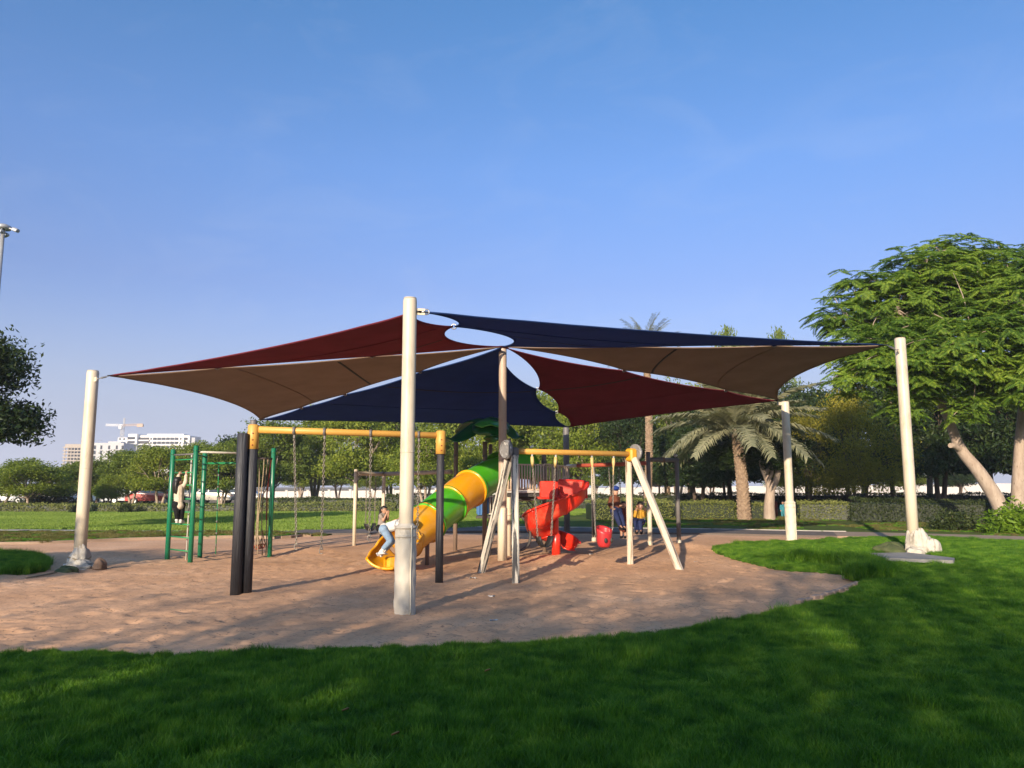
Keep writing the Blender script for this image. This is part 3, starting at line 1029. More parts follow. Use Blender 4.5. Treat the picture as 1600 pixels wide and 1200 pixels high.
# ------------------------------------------------------------------ shade poles
def shade_pole(base_px, top_y, r, m, label, sleeve=None, arm_to=None, Yover=None, z0=-.1):
    b = G(*base_px)
    top = at(base_px[0], top_y, b.y).z
    t = thing('shade_pole', (b.x, b.y, 0), label, 'shade pole', 'poles that carry the shade sails')
    mb = MB()
    zs = [z0, top * .33, top * .66, top - .03, top - .012, top]
    mb.tube([(b.x, b.y, z) for z in zs], [r, r, r, r, r * .97, r * .9], 28)
    obj('post', mb, m, t)
    mb = MB()
    mb.tube([(b.x, b.y, top + .002), (b.x, b.y, top + .012)], r * .93, 24)
    obj('cap', mb, m, t)
    for zz in (top * .5,):
        mb = MB()
        mb.tube([(b.x, b.y, zz - .006), (b.x, b.y, zz + .006)], r + .0025, 28)
        obj('weld_ring', mb, m, t)
    if sleeve:
        sr, sh, sm = sleeve
        rr = random.Random(int(b.x * 100))
        mb = MB()
        n, rows = 36, 22
        pts = []
        vs, fs = [], []
        for j in range(rows + 1):
            z = -.06 + (sh + .06) * j / rows
            for i in range(n):
                a = 2 * math.pi * i / n
                k = sr + .006 * math.sin(z * 31 + 2 * math.sin(a * 2)) * math.sin(a * 3 + z * 5) + .004 * math.sin(a * 7 + z * 17)
                if j == rows: k = r + .004
                if j == rows - 1: k = sr - .004
                vs.append((b.x + k * math.cos(a), b.y + k * math.sin(a), z))
        for j in range(rows):
            for i in range(n):
                fs.append((j * n + i, j * n + (i + 1) % n, (j + 1) * n + (i + 1) % n, (j + 1) * n + i))
        mb.add(vs, fs, True)
        obj('sleeve', mb, sm, t)
        mb = MB()
        a = R(-52)
        mb.tube([(b.x + (sr + .006) * math.cos(a + .03 * math.sin(z * 9)), b.y + (sr + .006) * math.sin(a + .03 * math.sin(z * 9)), z) for z in np.linspace(0, sh - .02, 18)], .009, 6)
        obj('sleeve_seam', mb, MT['vinyl_white'], t)
        for zz in (sh - .05, sh - .16):
            mb = MB()
            mb.tube([(b.x, b.y, zz - .018), (b.x, b.y, zz + .018)], sr + .005, 30)
            obj('strap', mb, sm, t)
    if arm_to is not None:
        d = (Vector(arm_to) - Vector((b.x, b.y, arm_to[2])))
        d.normalize()
        zz = min(arm_to[2], top - .06)
        p0 = Vector((b.x, b.y, zz)) + d * (r - .01)
        mb = MB()
        mb.bar(p0, p0 + d * .12, .016, .09, .003)
        obj('bracket', mb, m, t)
        mb = MB()
        c = p0 + d * .14
        u = Vector((0, 0, 1))
        mb.tube([c + (d * math.cos(a) + u * math.sin(a)) * .035 for a in np.linspace(0, 2 * math.pi, 13)[:-1]], .009, 6, closed=True)
        obj('eye_bolt', mb, MT['steel'], t)
        mb = MB()
        p1, p2 = c + d * .03, Vector(arm_to)
        mb.tube([p1, p1.lerp(p2, .3), p1.lerp(p2, .32), p1.lerp(p2, .68), p1.lerp(p2, .7), p2], [.009, .009, .02, .02, .009, .009], 8)
        obj('turnbuckle', mb, MT['steel'], t)
    return t, b, top


YF, YL, YBL, YB, YFR, YR, YC = 10.05, 14.85, 22.4, 25.2, 22.6, 17.4, 16.7
CF, CL, CBL = at(653, 487, YF), at(172, 587, YL), at(408, 656, YBL)
CB, CFR, CR, CC = at(889, 667, YB), at(1216, 626, YFR), at(1384, 539, YR), at(785, 540, YC)

shade_pole((632, 959), 467, .092, MT['cream'], 'tallest cream pole, nearest the viewer, with a grey padded sleeve round its foot', (.135, 1.13, MT['vinyl']), CF)
shade_pole((123, 888), 580, .115, MT['cream'], 'cream shade pole beside the lawn tongue, its foot wrapped in crumpled canvas', None, CL)
shade_pole((1429, 868), 529, .125, MT['cream'], 'cream shade pole in the lawn below the big tree, white cloth draped over its foot', None, CR)
shade_pole((1237, 847), 628, .115, MT['cream'], 'cream shade pole on the paved strip with a smooth white sleeve at its foot', (.155, 1.18, MT['vinyl_white']), CFR)
shade_pole((886, 836), 668, .1, MT['slate'], 'slim grey pole behind the red spiral slide under the navy and red sail corner', None, None)
shade_pole((388, 846), 657, .1, MT['slate'], 'rear shade pole mostly hidden behind the twin black swing posts', None, None)
t, cb, ctop = shade_pole((785, 876), 543, .088, MT['pole_brown'], 'central taupe pole where all six shade sails meet at its top', None, None)
# paler boot of the central pole
mb = MB()
mb.tube([(cb.x, cb.y, -.08), (cb.x, cb.y, 1.12), (cb.x, cb.y, 1.14)], [.106, .106, .09], 26)
obj('sleeve', mb, MT['cream'], t)
mb = MB()
mb.tube([(cb.x, cb.y, ctop - .02), (cb.x, cb.y, ctop + .02)], .13, 24)
obj('centre_ring', mb, MT['steel'], t)


# ------------------------------------------------------------------ shade sails
def scallop(A, B, ties, inward, amp):
    """edge from A to B, tied at the given fractions and drawn inward between the ties"""
    out = []
    ks = [0] + list(ties) + [1]
    L = (B - A).length
    for a, b in zip(ks[:-1], ks[1:]):
        n = max(6, int(22 * (b - a)))
        for i in range(n):
            s = i / n
            k = 4 * s * (1 - s)
            k = k ** .95
            out.append((a + (b - a) * s, amp * (b - a) * L * k))
    out.append((1, 0))
    return [(A.lerp(B, t) + inward * h) for t, h in out]


def resample(line, n):
    line = [Vector(p) for p in line]
    d = [0]
    for p, q in zip(line[:-1], line[1:]):
        d.append(d[-1] + (q - p).length)
    out, j = [], 0
    for i in range(n):
        s = d[-1] * i / (n - 1)
        while j < len(d) - 2 and d[j + 1] < s:
            j += 1
        k = (s - d[j]) / max(1e-9, d[j + 1] - d[j])
        out.append(line[j].lerp(line[j + 1], min(max(k, 0), 1)))
    return out


def shade_sail(P1, P2, ties1, ties2, m, label, amp_out, amp1=.1, amp2=.1, sag=.02):
    """triangle from the central pole out to the poles at P1 and P2"""
    C = CC.copy()
    cen = (C + P1 + P2) / 3
    t = thing('shade_sail', C, label, 'shade sail', 'triangular shade sails over the playground')

    def inw(A, B):
        d = (B - A).normalized()
        v = cen - A
        v = v - d * v.dot(d)
        return v.normalized()
    off1 = inw(C, P1)
    c1 = C + Vector((0, 0, -.02))
    def edge_at(B, ties, inward, amp):
        ks = [0] + list(ties) + [1]
        L = (B - c1).length

        def f(n):
            # points crowd towards the ties, so that the scallops end in crisp corners
            us = sorted(set([i / (n - 1) for i in range(n)]))
            for k in ks[1:-1]:
                j = min(range(n), key=lambda q: abs(us[q] - k))
                us[j] = k
            out = []
            for u in us:
                for p, q in zip(ks[:-1], ks[1:]):
                    if p <= u <= q:
                        s = (u - p) / (q - p)
                        out.append(c1.lerp(B, u) + inward * (amp * (q - p) * L * (4 * s * (1 - s)) ** .8 + .012))
                        break
            return out
        return f
    E1f = edge_at(P1 + off1 * .02, ties1, off1, amp1)
    E2f = edge_at(P2 + inw(C, P2) * .02, ties2, inw(C, P2), amp2)
    O = scallop(P1 + off1 * .02, P2 + inw(C, P2) * .02, [], inw(P1, P2), amp_out)
    # common parameter along both radial edges
    nu, nv = 70, 26
    e1, e2, o = E1f(nu), E2f(nu), resample(O, nv)
    grid = []
    for i in range(nu):
        u = i / (nu - 1)
        row = []
        for j in range(nv):
            v = j / (nv - 1)
            p = e1[i].lerp(e2[i], v)
            base_o = e1[-1].lerp(e2[-1], v)
            p = p + (o[j] - base_o) * (u ** 2.2)
            p.z -= sag * (P1 - P2).length * math.sin(math.pi * v) * u * (1 - u) * 2
            e_ = min(v, 1 - v)
            p.z += .012 * math.sin(e_ * 46) * max(0, 1 - e_ * 3.2) * max(0, u - .45) ** 1.5
            row.append(p)
        grid.append(row)
    mb = MB()
    mb.sheet(grid, .005)
    obj('fabric', mb, m, t)
    # hems
    for line in ([r[0] for r in grid], [r[-1] for r in grid], grid[-1]):
        mb = MB()
        mb.tube(line, .014, 6)
        obj('hem', mb, m, t)
    # sewn panel seam on the underside
    for uu in (.45, .72):
        i = int(uu * (nu - 1))
        mb = MB()
        g = [[p + Vector((0, 0, -.006)) for p in grid[i][1:-1]], [p + Vector((0, 0, -.006)) for p in [a.lerp(b, .5) for a, b in zip(grid[i][1:-1], grid[i + 1][1:-1])]]]
        mb.sheet(g, -.003)
        obj('seam', mb, MT['hem'] if uu < .5 else m, t)
    # shackles at the ties along the first edge
    for tt in ties1:
        q = c1.lerp(P1, tt)
        mb = MB()
        mb.tube([q + Vector((math.cos(a) * .04, 0, math.sin(a) * .04)) for a in np.linspace(0, 6.28, 10)[:-1]], .012, 6, closed=True)
        obj('shackle', mb, MT['steel'], t)
    for P in (P1, P2):
        mb = MB()
        d = (cen - P).normalized()
        mb.bar(P - d * .03, P + d * .16, .1, .012, .003)
        obj('corner_plate', mb, MT['hem'], t)
    return t


shade_sail(CL, CF, [.36, .75], [.69], MT['sail_red'], 'dark red sail between the tallest cream pole and the canvas wrapped pole', .06, .05, .115)
shade_sail(CBL, CL, [.28, .585, .79], [.36, .75], MT['sail_tan'], 'brown tan sail hanging over the green climbing frame', .07, .06, .05)
shade_sail(CB, CBL, [.43, .75], [.28, .585, .79], MT['sail_navy'], 'navy sail behind the central pole, low over the leaf roof', .02, .075, .05)
shade_sail(CFR, CB, [.37, .76], [.43, .75], MT['sail_red'], 'dark red sail hanging above the white timber swing and spiral slide', .03, .05, .075)
shade_sail(CR, CFR, [.31, .70], [.37, .76], MT['sail_tan'], 'brown tan sail reaching over the date palm', .16, .04, .05)
shade_sail(CF, CR, [.69], [.31, .70], MT['sail_navy'], 'long navy sail stretched from the tallest cream pole to the pole below the big tree', .035, .115, .05)


# ------------------------------------------------------------------ wraps and lumps round pole feet
def lump(name, c, r, m, label, cat, seed, amp=.25, parent=None, freq=2.2, flat=0.0, n=(36, 20), fold=0.0):
    mb = MB()
    mb.ell((0, 0, 0), (1, 1, 1), None, n[0], n[1])
    rr = np.random.default_rng(seed)
    ph = rr.uniform(0, 6.28, 9)
    vs = []
    for p in mb.v:
        x, y, z = p
        k = 1 + amp * (.5 * math.sin(freq * 1.3 * x + ph[0]) * math.sin(freq * y * 1.7 + ph[1]) + .35 * math.sin(freq * 2.9 * z + ph[2] + 2 * x) + .3 * math.sin(freq * 3.1 * y + ph[3] - z * 2))
        if fold:
            a = math.atan2(y, x)
            k += fold * abs(math.sin(a * 5 + ph[4] + 3 * z + 1.5 * math.sin(z * 4 + ph[5]))) * (1.1 - z * .4)
        q = Vector((x * r[0] * k, y * r[1] * k, z * r[2] * k))
        if q.z < 0: q.z *= .35
        vs.append(tuple(q + Vector(c)))
    mb.v = vs
    o = obj(name, mb, m, parent, Vector(c))
    if label:
        tag(o, label, cat)
    return o


b = G(123, 888)
w = thing('pole_wrap', (b.x, b.y, 0), 'crumpled pale canvas tied round the foot of the pole by the lawn tongue', 'cloth wrap')
lump('cloth_fold', (b.x + .02, b.y - .02, .05), (.17, .17, .36), MT['canvas'], None, None, 1, .2, w, 3, fold=.25)
lump('cloth_fold', (b.x + .1, b.y - .15, .03), (.24, .16, .12), MT['canvas'], None, None, 2, .3, w, 3, fold=.25)
mb = MB()
mb.tube([(b.x + .2 * math.cos(a) * 1.0, b.y + .2 * math.sin(a), .2 + .03 * math.sin(a * 2)) for a in np.linspace(0, 6.28, 22)[:-1]], .012, 6, closed=True)
obj('tie_rope', mb, MT['rope'], w)
q = G(150, 892)
lump('boulder', (q.x, q.y + .12, .05), (.13, .13, .17), MT['boulder'], 'brown rounded stone leaning on the canvas wrapped pole foot', 'stone', 5, .2)
q = G(103, 895)
lump('tarpaulin', (q.x, q.y + .05, .0), (.18, .13, .1), MT['tarp_green'], 'small olive tarpaulin heap beside the canvas wrapped pole', 'tarpaulin', 6, .3, fold=.2)
mb = MB()
q0, q1 = G(40, 905), G(88, 897)
mb.tube([q0 + Vector((0, 0, .02)), q0.lerp(q1, .3) + Vector((0, .06, .02)), q0.lerp(q1, .6) + Vector((0, -.03, .025)), q1 + Vector((0, 0, .03))], .014, 6)
tag(obj('rope', mb, MT['rope'], None, q0), 'loose pale rope lying on the sand below the lawn tongue', 'rope')

b = G(1429, 868)
w = thing('pole_cover', (b.x, b.y, LZ), 'white sheet draped over a hump at the foot of the pole in the lawn', 'cloth cover')
lump('cloth_fold', (b.x + .05, b.y - .1, LZ), (.23, .23, .52), MT['canvas'], None, None, 11, .2, w, 2.4, fold=.22)
lump('cloth_fold', (b.x + .24, b.y - .22, LZ), (.21, .2, .32), MT['canvas'], None, None, 12, .25, w, 2.8, fold=.28)
lump('cloth_fold', (b.x - .1, b.y - .3, LZ), (.2, .16, .15), MT['canvas'], None, None, 14, .3, w, 2.8, fold=.28)
q = G(1392, 867)
lump('tarpaulin', (q.x, q.y, LZ), (.36, .26, .2), MT['tarp_green'], 'dark olive tarpaulin heap beside the white draped pole foot', 'tarpaulin', 16, .3, fold=.2)
mb = MB()
sl = [G(1360, 869, LZ), G(1420, 868, LZ), G(1492, 877, LZ), G(1490, 881, LZ), G(1385, 877, LZ)]
K = len(sl)
mb.add([Vector((p.x, p.y, LZ - .05)) for p in sl] + [Vector((p.x, p.y, LZ + .07)) for p in sl],
       [tuple(range(K))[::-1], tuple(range(K, 2 * K))] + [(i, (i + 1) % K, (i + 1) % K + K, i + K) for i in range(K)])
tag(obj('concrete_slab', mb, MT['concrete'], None, sl[0]), 'flat grey concrete slab let into the lawn under the white draped pole', 'slab')


# ------------------------------------------------------------------ chains
def chain_mesh(L, link_l=.055, w=.017, r=.0045):
    mb = MB()
    n = max(2, int(L / (link_l * .78)))
    for k in range(n):
        z = -k * L / n
        d = Vector((1, 0, 0)) if k % 2 else Vector((0, 1, 0))
        pts = []
        for i in range(8):
            a = 2 * math.pi * i / 8
            pts.append(Vector((0, 0, z - link_l / 2 + math.sin(a) * link_l / 2)) + d * math.cos(a) * w)
        mb.tube(pts, r * 1.5, 4, closed=True)
    me = mb.mesh('chain')
    me.materials.append(MT['chain'])
    return me


def hang(name, a, b, parent, r=None):
    """chain hanging from a to b"""
    a, b = Vector(a), Vector(b)
    o = bpy.data.objects.new(name, chain_mesh((b - a).length))
    link(o, parent, a)
    o.rotation_mode = 'QUATERNION'
    o.rotation_quaternion = (a - b).to_track_quat('Z', 'Y')
    return o


def round_post(mb, L, r=.07, n=14, bev=.01):
    mb.tube([(0, 0, 0), (0, 0, L * .5), (0, 0, L - bev), (0, 0, L)], [r, r, r, r - bev], n)


def square_post(mb, L, s=.14):
    mb.box((0, 0, L / 2), (s, s, L), None, .02)


# ------------------------------------------------------------------ black and yellow swing frame
A, Bp = G(385, 929), G(686, 911)
ztop = at(386, 671, A.y).z
zb = ztop
sw = thing('swing_set', ((A.x + Bp.x) / 2, (A.y + Bp.y) / 2, 0), 'black post swing frame with yellow top beam in front of the tube slide', 'swing frame')
lp = G(367, 930)
local_post('post', (lp.x + .01, lp.y, -.1), (lp.x + .01, lp.y, at(370, 677, lp.y).z), lambda m, L: round_post(m, L, .082), MT['black_post'], sw)
local_post('post', (A.x - .02, A.y + .05, -.1), (A.x - .02, A.y + .05, ztop - .24), lambda m, L: round_post(m, L, .08), MT['black_post'], sw)
local_post('post', (Bp.x, Bp.y, -.1), (Bp.x, Bp.y, ztop - .26), lambda m, L: round_post(m, L, .066), MT['black_post'], sw)
for p, hh in ((Vector((A.x - .02, A.y + .05, 0)), .3), (Bp, .32)):
    o = local_post('bracket', (p.x, p.y, ztop - hh), (p.x, p.y, ztop + .08), lambda m, L: round_post(m, L, .085, 18, .02), MT['yellow_paint'], sw)
    for dz in (.06, .14, .24):
        mb = MB()
        mb.ell((p.x + .02, p.y - .086, ztop - hh + dz), (.012, .008, .012), None, 8, 5)
        obj('bolt', mb, MT['rope_red'], sw)
a_, b_ = Vector((A.x + .05, A.y + .05, zb)), Vector((Bp.x - .05, Bp.y, zb))
local_post('beam', a_, b_, lambda m, L: round_post(m, L, .052, 18, .001), MT['yellow_paint'], sw)
ch_lab = ['first swing chain from the twin black posts, dangling without a seat', 'second swing chain from the twin black posts, dangling without a seat',
          'third chain of the yellow beam, hanging before the girl on the far swing', 'fourth swing chain of the yellow beam, beside the tallest cream pole']
for (px_, bx_, by_), lab in zip(((460, 463, 851), (507, 502, 858), (579, 577, 838), (655, 652, 842)), ch_lab):
    # the point on the beam seen at that column
    t_ = min(range(200), key=lambda k: abs((a_.lerp(b_, k / 199).x / (a_.lerp(b_, k / 199).y)) - (px_ - 800) / FPX * 1.0)) / 199
    q = a_.lerp(b_, t_)
    mb = MB()
    mb.tube([q + Vector((-.02, 0, 0)), q + Vector((.02, 0, 0))], .066, 16)
    mb.box(q + Vector((0, 0, -.085)), (.035, .03, .07), None, .006)
    obj('hanger', mb, MT['slate'], sw)
    e = at(bx_, by_, q.y + .1)
    sc = thing('swing_chain', q + Vector((0, 0, -.12)), lab, 'chain', 'seatless chains of the black and yellow swing')
    hang('links', q + Vector((0, 0, -.12)), e, sc)
    mb = MB()
    mb.tube([e + Vector((math.cos(a) * .03, 0, -.03 + math.sin(a) * .045)) for a in np.linspace(.3, 5.6, 12)], .008, 6)
    obj('hook', mb, MT['chain'], sc)

# ------------------------------------------------------------------ white timber A-frame swing
L1, L2, R1, R2 = G(752, 894), G(806, 909), G(985, 881), G(1062, 891)
zA = 2.28
apL = (L1 + L2) / 2; apL = Vector((at(800, 705, apL.y).x, apL.y, at(800, 705, apL.y).z))
apR = (R1 + R2) / 2; apR = Vector((at(986, 704, apR.y).x, apR.y, apL.z + .02))
af = thing('swing_set', ((apL.x + apR.x) / 2, (apL.y + apR.y) / 2, 0), 'white peeling timber A-frame swing with yellow beam and grey round end discs', 'swing frame')
bd = (apR - apL).normalized()
side = Vector((bd.y, -bd.x, 0))
for base, apx, m_, k in ((L1, apL, 'peel_white', -1), (L2, apL, 'peel_white', 1), (R1, apR, 'peel_white_b', -1), (R2, apR, 'peel_white_b', 1)):
    top = Vector((apx.x, apx.y, apx.z - .06)) + side * (.085 * k) - Vector((0, 0, .02))
    bt = base + (base - top) * .04
    local_post('leg', bt, top, lambda m, L: square_post(m, L, .125), MT[m_], af)
local_post('beam', apL - bd * .05, apR + bd * .05, lambda m, L: round_post(m, L, .052, 16, .004), MT['yellow_paint'], af)
for apx, s_ in ((apL, -1), (apR, 1)):
    o = local_post('end_disc', apx + bd * s_ * .09 + Vector((0, 0, .03)), apx + bd * s_ * .15 + Vector((0, 0, .03)), lambda m, L: m.tube([(0, 0, 0), (0, 0, .01), (0, 0, L - .01), (0, 0, L)], [.16, .175, .175, .16], 26), MT['disc_grey'], af)
    o = local_post('disc_rim', apx + bd * s_ * .15 + Vector((0, 0, .03)), apx + bd * s_ * .165 + Vector((0, 0, .03)), lambda m, L: m.tube([(.15 * math.cos(a), .15 * math.sin(a), L / 2) for a in np.linspace(0, 6.283, 25)[:-1]], .012, 6, closed=True), MT['disc_grey'], af)
mb = MB()
mb.box(apR + Vector((0, 0, -.02)), (.17, .2, .26), Matrix.Rotation(math.atan2(bd.y, bd.x), 3, 'Z'), .03)
obj('bracket', mb, MT['yellow_bright'], af)
mb = MB()
mb.box(apL + bd * .03 + Vector((0, 0, -.03)), (.15, .2, .2), Matrix.Rotation(math.atan2(bd.y, bd.x), 3, 'Z'), .03)
obj('bracket', mb, MT['slate'], af)


def on_beam(px_):
    k = min(range(400), key=lambda k: abs(apL.lerp(apR, k / 399).x / apL.lerp(apR, k / 399).y - (px_ - 800) / FPX)) / 399
    return apL.lerp(apR, k)


def swing_with_seat(c0, c1, seat_fn, label, m_sleeve, Zs, seat_name='seat', group='swings hanging in the playground', spread_=0.0, sway=(0, 0), thick=None):
    mid = (c0 + c1) / 2
    s = thing('swing', mid, label, 'swing', group)
    out = []
    for c in (c0, c1):
        mb = MB()
        mb.box(c + Vector((0, 0, -.07)), (.035, .035, .05), None, .006)
        obj('hanger', mb, MT['steel'], s)
        a = c + Vector((0, 0, -.09))
        d = (mid - c).normalized() if (mid - c).length > 0 else Vector((0, 0, 0))
        e = Vector((c.x + d.x * spread_ + sway[0], c.y + d.y * spread_ + sway[1], Zs))
        hang('chain', a, e, s)
        if m_sleeve:
            mb = MB()
            mb.tube([a, a.lerp(e, .07), a.lerp(e, .14), a.lerp(e, m_sleeve)], [.03, .034, .016, .016], 8)
            obj('chain_sleeve', mb, MT['chain_sleeve'], s)
        out.append(e)
    seat_fn(s, out[0], out[1])
    return s


def belt_seat(m_):
    def f(s, a, b):
        g = []
        n = 12
        d = (b - a); d.z = 0
        u = d.normalized(); v = Vector((-u.y, u.x, 0))
        for i in range(n + 1):
            t = i / n
            p = a.lerp(b, t) + Vector((0, 0, -.2 * math.sin(math.pi * t) ** .6))
            g.append([p - v * .08, p, p + v * .08])
        mb = MB(); mb.sheet(g, .02)
        obj('seat', mb, m_, s)
    return f


def bucket_seat(m_):
    def f(s, a, b):
        d = (b - a); d.z = 0
        u = d.normalized(); v = Vector((-u.y, u.x, 0))
        c = (a + b) / 2
        mb = MB()
        # shell: floor and wrap-round wall; black pads imitate the shade in leg holes
        rows = []
        n = 24
        for z, k in ((-.36, .55), (-.33, .75), (-.26, .9), (-.16, .97), (-.05, 1.0), (.0, 1.02)):
            rows.append([c + (u * math.cos(q) * .165 + v * math.sin(q) * .15) * k + Vector((0, 0, z + (.06 * math.sin(q) if z > -.1 else 0))) for q in np.linspace(0, 2 * math.pi, n + 1)])
        mb.sheet(rows, .012)
        mb.ell(c + Vector((0, 0, -.35)), (.1, .09, .02), None, 14, 6)
        obj('seat', mb, m_, s)
        for k in (-1, 1):
            mb = MB()
            q = c + u * .075 * k - v * .15 + Vector((0, 0, -.22))
            mb.ell(q + v * .012, (.034, .012, .05), None, 12, 8)
            obj('leg_hole_shade', mb, MT['rubber'], s)  # dark pad painted in for the shade within the hole
        for e in (a, b):
            mb = MB()
            mb.cap(e, c + (e - c) * .9 + Vector((0, 0, -.12)), .012, .012, 6)
            obj('yoke', mb, MT['chain'], s)
    return f


p0, p1 = on_beam(924), on_beam(958)
swing_with_seat(p0, p1, bucket_seat(MT['seat_red']), 'red toddler bucket swing hanging from the white timber frame', .24, at(945, 826, (p0.y + p1.y) / 2).z, spread_=.06)
p0, p1 = on_beam(831), on_beam(868)
swing_with_seat(p0, p1, belt_seat(MT['rubber']), 'black belt swing hanging in front of the red spiral slide', .1, at(850, 838, (p0.y + p1.y) / 2).z, spread_=.12)

# ------------------------------------------------------------------ green climbing frame
g1, g2, g3, g4, g5 = G(261, 875), G(297, 879), G(312, 872), G(421, 870), G(391, 873)
cf = thing('climbing_frame', ((g2.x + g4.x) / 2, (g2.y + g4.y) / 2, 0), 'green steel climbing frame with rung ladder, chains and climbing ropes', 'climbing frame')
ztops = []
for p, ty in ((g1, 702), (g2, 696), (g3, 706), (g4, 700), (g5, 708)):
    zt = at(p[0] / p[1] * FPX + 800, ty, p.y).z
    ztops.append(zt)
    local_post('post', (p.x, p.y, -.1), (p.x, p.y, zt), lambda m, L: round_post(m, L, .052, 18, .018), MT['green_paint'], cf)
    mb = MB()
    mb.tube([(p.x, p.y, zt - .12), (p.x, p.y, zt - .09)], .059, 18)
    obj('collar', mb, MT['green_paint'], cf)
rung_z = [at(279, y, g1.y).z for y in (719, 739, 758, 779, 799, 818, 838, 858)]
for z in rung_z:
    local_post('rung', (g1.x + .045, g1.y, z), (g2.x - .045, g2.y, z), lambda m, L: m.tube([(0, 0, 0), (0, 0, L)], .015, 10), MT['green_light'], cf)
zt = at(285, 711, g1.y).z
local_post('top_bar', (g1.x, g1.y, zt), (g2.x, g2.y, zt), lambda m, L: m.tube([(0, 0, 0), (0, 0, L)], .02, 10), MT['slate'], cf)
mid = (g1 + g2) / 2 + Vector((.06, .25, 0))
local_post('climbing_pole', (mid.x, mid.y, -.08), (mid.x, mid.y, zt + .02), lambda m, L: m.tube([(0, 0, 0), (0, 0, L)], .016, 10), MT['white_bar'], cf)
zt2 = at(340, 706, g2.y).z
local_post('top_bar', (g2.x, g2.y, zt2), (g5.x, g5.y, zt2), lambda m, L: m.tube([(0, 0, 0), (0, 0, L)], .022, 10), MT['white_bar'], cf)
zt3 = at(340, 724, g3.y).z
local_post('top_bar', (g3.x, g3.y, zt3), (g5.x, g5.y, zt3), lambda m, L: m.tube([(0, 0, 0), (0, 0, L)], .025, 10), MT['green_light'], cf)
local_post('top_bar', (g2.x, g2.y, zt - .02), (g3.x, g3.y, zt - .02), lambda m, L: m.tube([(0, 0, 0), (0, 0, L)], .02, 10), MT['green_light'], cf)
zt4 = at(405, 717, g4.y).z
local_post('top_bar', (g5.x, g5.y, zt4), (g4.x, g4.y, zt4), lambda m, L: m.tube([(0, 0, 0), (0, 0, L)], .024, 10), MT['slate'], cf)
# knotted climbing chain in the middle
q0, q1 = at(342, 726, g3.y + .02), at(337, 866, g3.y - .05)
mb = MB(); mb.tube([q0, q0.lerp(q1, .5), q1], .012, 6)
obj('climbing_rope', mb, MT['green_light'], cf)
for k in range(7):
    p = q0.lerp(q1, .12 + k * .13)
    mb = MB(); mb.box(p, (.03, .03, .05), None, .006)
    obj('foot_hold', mb, MT['slate'], cf)
# rope net at the right hand end
tops = [g5.lerp(g4, k) + Vector((0, 0, zt4)) for k in (.2, .42, .62, .85)]
bots = [at(401, 858, g5.y), at(403, 866, g5.y - .1), at(408, 868, g4.y - .1), at(413, 868, g4.y)]
ropes = []
for k, (a, b) in enumerate(zip(tops, bots)):
    line = [a.lerp(b, s) + Vector((.03 * math.sin(s * 5 + k), .02 * math.cos(s * 7), 0)) for s in np.linspace(0, 1, 12)]
    ropes.append(line)
    mb = MB(); mb.tube(line, .013, 6)
    obj('rope', mb, MT['rope'], cf)
for i, s1, s2 in ((0, 6, 8), (0, 10, 8), (1, 7, 5), (1, 9, 10), (2, 4, 3), (2, 8, 10), (0, 8, 6), (1, 10, 9)):
    mb = MB(); mb.tube([ropes[i][s1], ropes[i][s1].lerp(ropes[i + 1][s2], .5) + Vector((0, 0, -.04)), ropes[i + 1][s2]], .012, 6)
    obj('rope', mb, MT['rope'], cf)
mb = MB(); mb.tube([ropes[3][0], ropes[3][4], ropes[3][7]], .018, 6)
obj('rope', mb, MT['rope_red'], cf)
for i in range(3):
    mb = MB()
    c = at(401 + i * 4.5, 855 - i, g4.y - .1)
    mb.tube([c + Vector((.05 * math.cos(a), .02 * math.sin(a * 2), .045 * math.sin(a))) for a in np.linspace(0, 6.28, 14)[:-1]], .014, 6, closed=True)
    obj('rope_loop', mb, MT['rope_red'], cf)

# ------------------------------------------------------------------ play tower with leaf roof
tp = [G(711, 861), G(757, 866), G(795, 868), G(851, 863), G(766, 848), G(870, 846)]
tw = thing('play_tower', ((tp[1].x + tp[3].x) / 2, tp[1].y + .6, 0), 'brown play tower with slatted railing and green palm leaf roof', 'play tower')
tops_y = [690, 690, 687, 700, 694, 720]
for p, ty, m_ in zip(tp, tops_y, ('tower_brown', 'tower_brown', 'cream', 'tower_brown', 'tower_brown', 'tower_brown')):
    px_ = p.x / p.y * FPX + 800
    zt = at(px_, ty, p.y).z
    mm = MT[m_]
    local_post('post', (p.x, p.y, -.1), (p.x, p.y, zt), lambda m, L: round_post(m, L, .055, 16, .01), mm, tw)
    for zz in (.95, zt - .35):
        mb = MB(); mb.tube([(p.x, p.y, zz - .025), (p.x, p.y, zz + .025)], .064, 16)
        obj('clamp', mb, MT['slate'] if zz > 1.2 else mm, tw)
zd = at(820, 770, 18.4).z
d0, d1, d2, d3 = at(792, 770, 18.2), at(850, 770, 18.6), at(889, 757, 21.2), at(800, 757, 21.2)
for p in (d0, d1, d2, d3): p.z = zd
mb = MB()
K = 4
mb.add([p - Vector((0, 0, .09)) for p in (d0, d1, d2, d3)] + [d0, d1, d2, d3], [(3, 2, 1, 0), (4, 5, 6, 7)] + [(i, (i + 1) % 4, (i + 1) % 4 + 4, i + 4) for i in range(4)])
obj('platform', mb, MT['deck'], tw)
mb = MB(); mb.bar(d0 + Vector((0, -.03, .02)), d1 + Vector((0, -.03, .02)), .05, .05, .008)
obj('platform_edge', mb, MT['deck_edge'], tw)
mb = MB(); mb.bar(d0 + Vector((.05, .35, -.17)), d0.lerp(d1, .7) + Vector((0, .35, -.17)), .06, .06, .01)
obj('platform_joist', mb, MT['deck_edge'], tw)
mb = MB(); mb.bar(d0 + Vector((.0, .2, -.14)), d1 + Vector((0, .2, -.14)), .08, .08, .01)
obj('platform_joist', mb, MT['deck'], tw)


